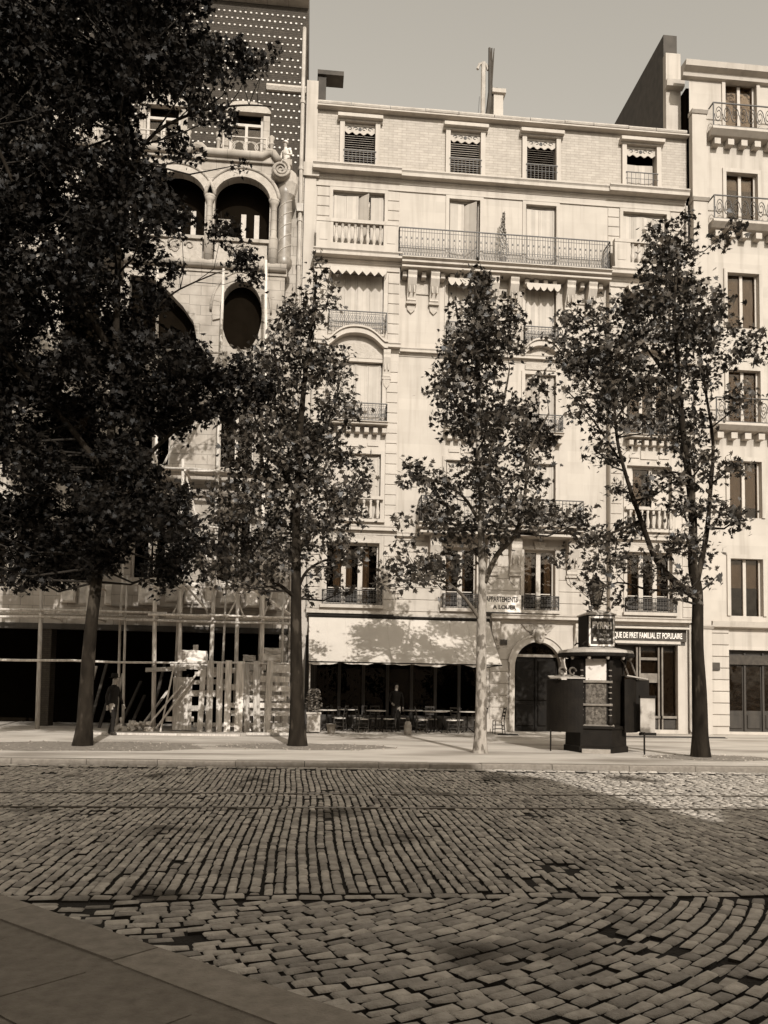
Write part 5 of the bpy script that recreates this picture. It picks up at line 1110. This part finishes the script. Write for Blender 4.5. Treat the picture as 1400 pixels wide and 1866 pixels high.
# ================================================================== TREES
TREES = {'C':(-10.4,[([(4.23,0.13),(4.24,0.52),(4.24,1.71),(4.24,3.17),(4.26,4.24),(4.22,5.32),(4.19,6.41),(4.12,7.5),(4.1,9.16),(4.06,10.55),(4.04,11.88)],0.165,0.03),([(4.29,4.21),(4.59,4.9),(4.93,5.28),(5.14,5.9),(5.2,6.72),(5.26,7.41),(5.68,8.26)],0.075,0.02),([(4.19,3.33),(3.83,3.83),(3.45,4.16),(3.11,4.27),(2.71,4.3)],0.05,0.018),([(4.19,6.41),(4.57,7.93),(4.91,9.2),(5.08,9.91)],0.055,0.018),([(4.16,5.72),(3.76,6.39),(3.15,6.77),(2.67,7.02)],0.05,0.018),([(4.93,5.28),(5.55,5.64),(6.17,5.59)],0.04,0.015),([(4.12,7.77),(3.74,8.58),(3.39,9.26)],0.04,0.015)],[(4.02,11.78,0.37),(4.08,11.25,0.56),(3.85,10.68,0.56),(4.27,10.7,0.53),(4.69,10.51,0.37),(3.79,9.97,0.6),(4.35,9.86,0.6),(3.32,9.67,0.4),(3.46,9.12,0.5),(4.08,9.15,0.66),(3.12,9.24,0.29),(4.76,10.03,0.34),(4.97,10.6,0.21),(3.81,8.59,0.6),(4.33,8.47,0.6),(4.84,8.57,0.4),(3.19,8.49,0.27),(5.26,8.66,0.37),(5.67,9.03,0.33),(4.02,7.77,0.53),(4.57,7.66,0.56),(5.19,7.82,0.53),(5.68,8.19,0.42),(6.03,7.93,0.32),(2.74,6.82,0.45),(2.47,7.02,0.24),(3.22,6.44,0.45),(3.96,6.67,0.53),(4.65,6.7,0.6),(5.27,6.86,0.46),(3.16,5.82,0.45),(3.84,5.85,0.53),(4.59,5.81,0.6),(5.27,5.83,0.48),(5.83,5.99,0.4),(6.38,5.6,0.32),(6.04,5.66,0.29),(4.66,5.27,0.32),(4.12,5.05,0.24),(2.12,5.45,0.19),(2.3,4.92,0.24),(2.64,4.49,0.42),(3.18,4.48,0.48),(2.21,4.29,0.34),(3.69,4.49,0.32),(1.9,4.57,0.21),(1.84,4.24,0.19),(2.78,4.2,0.24)],0.085),'B':(-8.9,[([(-0.14,0.14),(-0.16,0.66),(-0.2,1.63),(-0.25,3.03),(-0.28,4.44),(-0.31,5.86),(-0.28,7.3),(-0.24,8.76),(-0.13,10.23),(0.01,11.56),(0.06,12.54)],0.225,0.025),([(-0.3,5.15),(0.18,5.74),(0.67,6.19),(1.08,6.78),(1.36,7.23)],0.06,0.015),([(-0.26,4.02),(-0.0,4.59),(0.55,4.89),(1.19,4.91)],0.05,0.015),([(-0.27,3.88),(-0.84,4.28),(-1.54,4.69),(-2.11,5.09)],0.06,0.015),([(-0.29,6.58),(-0.77,7.28),(-1.29,8.12),(-1.59,9.12)],0.06,0.015),([(-0.27,7.45),(0.34,8.35),(0.74,9.54)],0.05,0.015),([(-0.29,7.74),(-0.74,8.88),(-0.99,10.32)],0.045,0.015)],[(0.13,12.58,0.17),(0.08,12.16,0.23),(-0.08,11.71,0.29),(0.46,11.82,0.2),(0.39,11.29,0.23),(-0.37,11.1,0.37),(0.06,10.97,0.34),(-0.65,11.08,0.29),(-0.57,10.5,0.49),(0.15,10.39,0.49),(0.73,10.27,0.29),(-1.14,10.46,0.49),(-0.27,9.78,0.63),(0.45,9.67,0.46),(0.81,9.54,0.26),(-0.97,9.59,0.63),(-1.54,9.71,0.43),(-0.1,8.91,0.66),(-0.74,8.73,0.63),(0.54,8.79,0.43),(-1.37,8.7,0.51),(1.04,9.04,0.2),(-1.94,9.11,0.37),(-0.3,8.03,0.69),(0.35,7.91,0.57),(-0.92,7.78,0.63),(0.98,8.23,0.31),(-1.49,7.83,0.49),(-1.91,8.1,0.31),(1.07,7.51,0.4),(1.44,7.09,0.26),(0.22,7.18,0.66),(-0.48,7.01,0.66),(-1.18,6.98,0.6),(-1.75,7.1,0.46),(1.08,6.78,0.43),(0.52,6.33,0.6),(-0.18,6.16,0.63),(-0.88,6.13,0.63),(-1.51,6.11,0.57),(-2.07,6.23,0.51),(1.03,5.91,0.4),(0.4,5.46,0.57),(-0.3,5.37,0.51),(-1.0,5.34,0.6),(-1.7,5.32,0.6),(-2.25,5.44,0.51),(0.98,4.91,0.34),(1.4,5.21,0.2),(0.42,4.61,0.37),(0.92,4.12,0.2),(-0.84,4.64,0.43),(-1.54,4.69,0.46),(-2.16,4.74,0.46),(-1.11,4.21,0.29),(-1.81,4.26,0.29),(0.08,4.1,0.2),(-2.5,4.38,0.37)],0.085),'D':(-11.2,[([(9.36,0.11),(9.35,0.63),(9.33,1.66),(9.31,2.71),(9.32,4.02),(9.22,4.68),(9.2,5.88),(9.07,7.08),(8.96,8.3),(8.86,9.79),(8.77,11.16),(8.95,12.71)],0.205,0.03),([(9.31,3.89),(8.75,4.27),(8.28,4.78),(7.87,5.7),(7.54,6.62),(7.29,7.68),(7.16,9.02),(7.0,10.37)],0.1,0.02),([(9.3,4.29),(9.58,5.36),(9.76,6.44),(9.89,7.8),(9.76,9.43),(9.64,11.08)],0.08,0.02),([(7.87,5.7),(7.26,5.41),(6.73,5.19),(6.26,4.85)],0.04,0.013),([(9.11,6.82),(8.7,6.91),(8.29,6.81),(8.08,6.64)],0.03,0.012),([(7.4,7.15),(6.93,8.2),(6.45,9.12)],0.035,0.013),([(8.92,8.84),(8.44,9.91),(8.1,10.98)],0.045,0.015),([(9.27,4.09),(8.21,4.06),(7.4,4.23),(6.66,3.88)],0.04,0.013),([(7.24,8.08),(7.68,8.77),(8.03,9.34)],0.03,0.012)],[(8.98,13.06,0.2),(8.25,12.45,0.33),(8.74,12.62,0.33),(9.44,12.88,0.33),(9.8,12.63,0.31),(7.9,12.08,0.28),(8.45,11.97,0.51),(9.08,12.02,0.51),(9.65,11.92,0.43),(8.03,11.46,0.46),(8.73,11.3,0.53),(9.5,11.21,0.51),(6.45,11.09,0.23),(6.25,10.66,0.31),(6.79,10.63,0.46),(7.41,10.73,0.38),(7.82,10.97,0.31),(6.11,10.04,0.36),(6.66,10.01,0.51),(7.27,10.04,0.53),(7.96,10.29,0.53),(8.65,10.47,0.56),(9.35,10.37,0.56),(9.77,10.4,0.33),(6.45,9.39,0.46),(7.07,9.28,0.56),(7.68,9.45,0.56),(8.37,9.63,0.53),(9.0,9.53,0.51),(9.62,9.42,0.46),(6.05,9.09,0.31),(7.41,8.69,0.46),(6.66,8.65,0.43),(8.02,8.86,0.38),(8.57,8.68,0.43),(9.2,8.58,0.46),(9.72,8.47,0.36),(5.85,8.34,0.23),(6.25,8.16,0.31),(6.86,7.99,0.36),(7.34,8.01,0.31),(8.09,8.05,0.31),(8.91,7.75,0.36),(9.54,7.64,0.38),(6.52,7.24,0.23),(7.0,7.26,0.25),(7.68,7.43,0.23),(9.18,6.95,0.33),(9.74,6.98,0.31),(7.54,6.55,0.31),(7.88,6.3,0.36),(8.42,6.52,0.28),(8.69,5.99,0.33),(8.08,5.71,0.38),(9.18,6.01,0.28),(9.66,5.9,0.33),(7.4,5.55,0.25),(6.99,5.2,0.31),(6.46,5.19,0.31),(6.12,4.85,0.25),(7.67,5.03,0.31),(8.35,5.05,0.36),(8.89,5.07,0.31),(9.65,4.96,0.28),(7.4,4.49,0.31),(7.94,4.44,0.31),(6.52,4.47,0.31),(6.26,4.0,0.2),(6.86,4.02,0.18),(7.66,3.91,0.23),(7.13,3.76,0.18),(8.34,4.06,0.28),(8.82,4.01,0.23),(9.71,4.3,0.2),(10.2,11.12,0.51),(10.33,9.87,0.51),(10.24,8.63,0.38),(10.16,7.13,0.33),(10.21,5.78,0.31)],0.085),'A':(-9.6,[([(-5.26,0.13),(-5.22,0.56),(-5.21,1.54),(-5.17,2.87),(-5.09,4.07),(-4.98,5.55),(-4.9,6.91),(-4.85,8.98),(-4.86,11.77),(-4.9,14.62),(-4.94,17.51)],0.21,0.05),([(-4.96,5.55),(-4.35,6.8),(-3.59,7.8),(-2.55,8.82),(-1.62,9.15)],0.09,0.02),([(-4.85,8.7),(-4.28,10.4),(-3.72,11.57),(-2.53,12.43)],0.05,0.015),([(-4.88,13.19),(-4.39,15.38),(-3.34,16.56),(-2.12,17.18),(-1.29,17.53)],0.06,0.015),([(-4.93,6.64),(-5.83,7.83),(-6.78,8.88),(-7.6,9.93)],0.1,0.03),([(-5.05,4.61),(-4.16,5.18),(-3.11,5.35),(-2.31,5.24)],0.07,0.02),([(-4.85,9.67),(-5.83,11.15),(-6.82,12.76),(-7.55,14.4)],0.1,0.03)],[(-8.77,19.07,0.58),(-8.05,19.15,0.62),(-7.79,19.29,0.62),(-6.94,19.2,0.41),(-6.4,19.52,0.52),(-5.74,19.69,0.44),(-5.22,19.37,0.58),(-4.64,19.48,0.42),(-3.84,19.84,0.39),(-3.11,19.88,0.26),(-8.61,18.4,0.46),(-8.02,18.59,0.56),(-7.68,18.46,0.56),(-6.79,18.57,0.46),(-6.41,18.91,0.42),(-5.91,18.9,0.54),(-5.3,18.81,0.47),(-4.56,18.83,0.51),(-3.93,19.03,0.56),(-3.39,18.88,0.22),(-8.66,17.77,0.39),(-8.05,18.02,0.53),(-7.74,18.18,0.43),(-6.78,18.22,0.57),(-6.16,17.97,0.47),(-5.77,18.18,0.58),(-5.24,18.14,0.58),(-4.34,18.52,0.62),(-4.0,18.43,0.54),(-3.05,18.52,0.37),(-8.72,17.34,0.47),(-8.25,17.48,0.42),(-7.45,17.19,0.43),(-7.07,17.23,0.52),(-6.34,17.6,0.53),(-5.57,17.59,0.49),(-5.23,17.43,0.39),(-4.44,17.54,0.42),(-3.72,17.56,0.54),(-3.08,17.97,0.49),(-2.69,17.7,0.27),(-8.71,16.44,0.6),(-7.93,16.73,0.51),(-7.41,16.77,0.46),(-6.93,16.94,0.48),(-6.09,16.69,0.54),(-5.67,16.98,0.41),(-5.13,16.85,0.6),(-4.47,16.91,0.58),(-3.72,17.03,0.58),(-3.22,17.06,0.27),(-2.54,17.09,0.34),(-8.74,15.83,0.55),(-8.05,16.26,0.52),(-7.56,16.04,0.5),(-6.74,16.13,0.58),(-6.31,16.17,0.57),(-5.52,16.35,0.6),(-4.88,16.27,0.63),(-4.23,16.4,0.52),(-3.9,16.3,0.38),(-3.15,16.42,0.34),(-8.56,15.53,0.58),(-8.01,15.38,0.49),(-7.39,15.39,0.54),(-6.76,15.74,0.43),(-6.24,15.53,0.44),(-5.54,15.6,0.4),(-5.01,15.81,0.4),(-4.52,15.82,0.25),(-8.73,14.94,0.5),(-8.05,14.77,0.53),(-7.5,14.7,0.39),(-6.85,15.0,0.49),(-6.34,14.82,0.48),(-5.76,14.96,0.41),(-4.96,15.14,0.53),(-4.18,15.01,0.29),(-8.46,14.1,0.48),(-8.11,14.15,0.53),(-7.21,14.07,0.54),(-6.83,14.13,0.39),(-6.32,14.3,0.54),(-5.69,14.33,0.61),(-5.0,14.46,0.44),(-4.4,14.29,0.28),(-8.37,13.39,0.53),(-8.03,13.38,0.51),(-7.39,13.69,0.63),(-6.76,13.76,0.51),(-6.29,13.66,0.5),(-5.61,13.65,0.59),(-5.11,13.78,0.45),(-4.14,13.76,0.45),(-3.78,14.04,0.38),(-8.59,12.87,0.5),(-7.87,12.93,0.57),(-7.46,12.9,0.46),(-6.72,13.12,0.46),(-6.11,13.11,0.48),(-5.42,13.11,0.4),(-5.0,13.2,0.61),(-4.14,13.22,0.22),(-8.39,12.34,0.53),(-7.82,12.3,0.51),(-7.15,12.45,0.48),(-6.58,12.56,0.46),(-5.98,12.66,0.59),(-5.42,12.55,0.46),(-4.77,12.41,0.42),(-4.27,12.59,0.51),(-3.72,12.78,0.32),(-8.36,11.87,0.44),(-7.75,11.63,0.55),(-7.44,11.68,0.63),(-6.49,11.75,0.4),(-5.95,11.98,0.55),(-5.29,11.83,0.42),(-4.93,11.77,0.42),(-4.2,12.02,0.43),(-3.59,12.21,0.24),(-3.06,12.23,0.23),(-8.4,11.0,0.6),(-7.97,11.15,0.46),(-7.21,11.18,0.62),(-6.7,11.38,0.56),(-6.17,11.19,0.51),(-5.29,11.27,0.54),(-4.92,11.3,0.45),(-4.13,11.36,0.24),(-8.5,10.53,0.57),(-7.92,10.43,0.55),(-7.36,10.49,0.41),(-6.76,10.55,0.45),(-5.88,10.65,0.47),(-5.31,10.86,0.57),(-4.98,10.83,0.62),(-4.14,10.86,0.24),(-8.2,9.83,0.59),(-7.91,9.86,0.47),(-7.29,10.01,0.54),(-6.65,10.03,0.42),(-5.87,9.97,0.59),(-5.41,9.92,0.52),(-4.75,10.07,0.57),(-4.22,10.29,0.23),(-8.46,9.45,0.61),(-7.76,9.22,0.39),(-7.17,9.2,0.54),(-6.59,9.4,0.41),(-6.1,9.54,0.48),(-5.4,9.3,0.42),(-4.86,9.56,0.43),(-4.24,9.62,0.51),(-3.71,9.38,0.48),(-2.76,9.52,0.33),(-8.31,8.52,0.42),(-7.67,8.8,0.55),(-7.06,8.88,0.44),(-6.72,8.87,0.41),(-5.97,8.63,0.48),(-5.41,8.85,0.46),(-4.65,8.79,0.43),(-4.23,8.83,0.62),(-3.47,8.97,0.63),(-3.1,9.13,0.58),(-2.33,9.18,0.31),(-8.11,8.09,0.47),(-7.85,8.28,0.61),(-7.1,7.98,0.4),(-6.62,8.35,0.49),(-6.08,8.29,0.49),(-5.4,8.41,0.4),(-4.55,8.4,0.51),(-4.15,8.28,0.41),(-3.58,8.48,0.52),(-2.73,8.33,0.36),(-8.36,7.67,0.52),(-7.67,7.5,0.48),(-7.03,7.47,0.61),(-6.56,7.6,0.59),(-6.0,7.75,0.46),(-5.44,7.52,0.59),(-4.77,7.8,0.41),(-4.19,7.85,0.29),(-8.2,7.0,0.4),(-7.58,7.1,0.44),(-7.13,7.0,0.41),(-6.5,7.05,0.57),(-5.84,6.86,0.55),(-5.18,7.01,0.5),(-4.55,7.01,0.62),(-3.98,7.01,0.27),(-8.09,6.37,0.42),(-7.77,6.46,0.45),(-6.97,6.45,0.4),(-6.34,6.37,0.39),(-6.01,6.55,0.48),(-5.11,6.27,0.54),(-4.75,6.48,0.48),(-4.12,6.67,0.53),(-3.32,6.43,0.24),(-8.16,5.85,0.56),(-7.6,5.59,0.58),(-7.14,5.84,0.61),(-6.43,5.82,0.5),(-5.72,5.66,0.52),(-5.05,5.81,0.41),(-4.51,5.9,0.4),(-3.86,6.07,0.53),(-3.42,5.76,0.48),(-2.92,6.01,0.25),(-8.12,5.2,0.57),(-7.65,5.22,0.45),(-6.8,5.06,0.6),(-6.35,5.24,0.42),(-5.68,5.23,0.4),(-5.33,5.39,0.56),(-4.46,5.39,0.58),(-4.07,5.22,0.6),(-3.35,5.2,0.48),(-2.97,5.32,0.53),(-2.3,5.39,0.27),(-8.28,4.63,0.48),(-7.54,4.5,0.49),(-6.77,4.49,0.62),(-6.29,4.56,0.52),(-5.67,4.69,0.53),(-5.11,4.65,0.46),(-4.74,4.83,0.48),(-3.95,4.6,0.56),(-3.45,4.55,0.45),(-2.7,4.9,0.35),(-1.99,12.68,0.36),(-1.63,12.27,0.25),(-2.19,12.38,0.3),(-3.74,12.13,0.36),(-1.7,17.22,0.22),(-1.15,17.54,0.14),(-2.11,17.04,0.25),(-1.44,17.84,0.17),(-2.0,18.08,0.25),(-2.52,16.71,0.33),(-2.78,16.17,0.19),(-2.35,15.69,0.14),(-2.07,15.35,0.14),(-2.49,9.03,0.47),(-1.89,9.14,0.5),(-1.34,9.1,0.36),(-2.28,8.56,0.3),(-3.25,9.62,0.41),(-2.84,9.23,0.41),(-3.23,15.33,0.17)],0.12)}

import numpy as np
LV = [(0,-.15),(.28,-.1),(.95,.2),(.42,.42),(.55,.95),(.18,.75),(0,1.35),(-.18,.75),(-.55,.95),(-.42,.42),(-.95,.2),(-.28,-.1)]
LFV = np.array([(0,.3,.06)]+[(a,b,-.05 if i % 2 == 0 else .03) for i,(a,b) in enumerate(LV)]); NV = len(LFV)
LFF = [(0,i,i+1) for i in range(1,NV-1)]+[(0,NV-1,1)]
def leaves(points, sizes, name, m_, parent, npr):
    n_ = len(points); P_ = np.array(points); S_ = np.array(sizes)
    a = npr.normal(size=(n_,3)); a[:,2] = a[:,2]*.7-.1; a /= np.linalg.norm(a,axis=1)[:,None]
    nn = npr.normal(size=(n_,3)); nn[:,2] += .9; nn[:,1] -= .3; b = np.cross(a, nn); b /= np.linalg.norm(b,axis=1)[:,None]; c = np.cross(b, a)
    V = P_[:,None,:]+S_[:,None,None]*(LFV[None,:,0:1]*b[:,None,:]+LFV[None,:,1:2]*a[:,None,:]+LFV[None,:,2:3]*c[:,None,:])
    fa = np.array(LFF); Fc = (fa[None,:,:]+(np.arange(n_)*NV)[:,None,None]).reshape(-1,3)
    me = bpy.data.meshes.new(name); me.vertices.add(n_*NV); me.vertices.foreach_set('co', V.reshape(-1)); nt_ = len(Fc)
    me.loops.add(nt_*3); me.loops.foreach_set('vertex_index', Fc.reshape(-1).astype(np.int32)); me.polygons.add(nt_); me.polygons.foreach_set('loop_start', np.arange(0,nt_*3,3,dtype=np.int32)); me.polygons.foreach_set('loop_total', np.full(nt_,3,dtype=np.int32))
    me.update(calc_edges=True); me.validate(); me.materials.append(m_)
    return link(name, me, parent, kind='stuff')
def make_tree(key, label, bark, leafm, seed, depth=1.0, dens=1.0):
    Y, limbs, blobs, k = TREES[key]; rr = random.Random(seed); npr = np.random.RandomState(seed)
    bx = limbs[0][0][0][0]
    t = thing('plane_tree', label, 'tree', (bx,Y,PZ), 'plane trees along the pavement')
    paths = []; m = MB()
    for li, (path, r0, r1) in enumerate(limbs):
        dy = 0 if li == 0 else rr.uniform(-1,1)*depth; n_ = len(path); pts = []
        for i, (x_, z_) in enumerate(path): pts.append(Vector((x_, Y+dy*(i/(n_-1))**1.2+(rr.uniform(-.05,.05) if i > 1 else 0), PZ-.1 if (li == 0 and i == 0) else z_)))
        rs = [r0+(r1-r0)*(i/(n_-1))**.8 for i in range(n_)]
        if li == 0: rs[0] *= 1.3; rs[1] *= 1.06
        fine = []; fr = []                           # smooth the path
        for i in range(n_-1):
            for s_ in range(4):
                u = s_/4; p0, p1, p2, p3 = pts[max(i-1,0)], pts[i], pts[i+1], pts[min(i+2,n_-1)]
                fine.append(.5*((2*p1)+(p2-p0)*u+(2*p0-5*p1+4*p2-p3)*u*u+(3*p1-p0-3*p2+p3)*u**3)); fr.append(rs[i]+(rs[i+1]-rs[i])*u)
        fine.append(pts[-1]); fr.append(rs[-1])
        m = MB().tube(fine, fr, 12 if li == 0 else 8)
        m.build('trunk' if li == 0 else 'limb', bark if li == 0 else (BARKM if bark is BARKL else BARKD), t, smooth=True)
        paths.append((fine, fr))
    tw = MB(); pts_l = []; sz = []
    nodes = [(p_, r_) for f_, q_ in paths for p_, r_ in zip(f_, q_) if p_.z > 3.2]
    for (x_, z_, r_) in blobs:
        c = Vector((x_, Y+rr.gauss(0,.65)*depth, z_))
        best = min(nodes, key=lambda q: (q[0]-c).length+max(0, q[0].z-c.z+.2)*2.0)
        mid = (best[0]+c)/2+Vector((rr.uniform(-.15,.15),rr.uniform(-.15,.15),-.12*(c-best[0]).length)); R0 = min(best[1]*.6,.035)
        tw.tube([best[0],mid,c,c+Vector((rr.uniform(-.3,.3),rr.uniform(-.3,.3),.25))],[R0,R0*.7,R0*.4,.004],5)
        n_ = int(k*(72*r_)**2*dens); ns = max(3, n_//9)
        for s_ in range(ns):
            d = Vector((rr.gauss(0,1),rr.gauss(0,1),rr.gauss(0,1))).normalized()*r_*1.12*rr.random()**.5; sc_ = c+Vector((d.x,d.y*1.3,d.z))
            if s_ % 3 == 0: tw.tube([c+d*.1,c+d*.5+Vector((0,0,-.04)),sc_],[.009,.006,.003],4,cap=False)
            for q in range(rr.randint(6,12)):
                g_ = .085+.03*rr.random(); pts_l.append((sc_.x+rr.gauss(0,g_*1.25),sc_.y+rr.gauss(0,g_*1.25),sc_.z+rr.gauss(0,g_))); sz.append(rr.uniform(.05,.112))
    tw.build('twigs', TWIG, t, kind='stuff', smooth=True)
    leaves(pts_l, sz, 'crown', leafm, t, npr)
    return len(pts_l)
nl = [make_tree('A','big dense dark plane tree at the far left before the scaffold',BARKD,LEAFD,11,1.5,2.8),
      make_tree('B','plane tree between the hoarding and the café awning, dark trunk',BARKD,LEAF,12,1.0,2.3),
      make_tree('C','plane tree with pale mottled trunk before the café awning',BARKL,LEAF,13,1.0,2.35),
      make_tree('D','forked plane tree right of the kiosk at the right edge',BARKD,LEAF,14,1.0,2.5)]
print('leaves', nl, 'stones', len(ST), 'objects', len(bpy.data.objects))
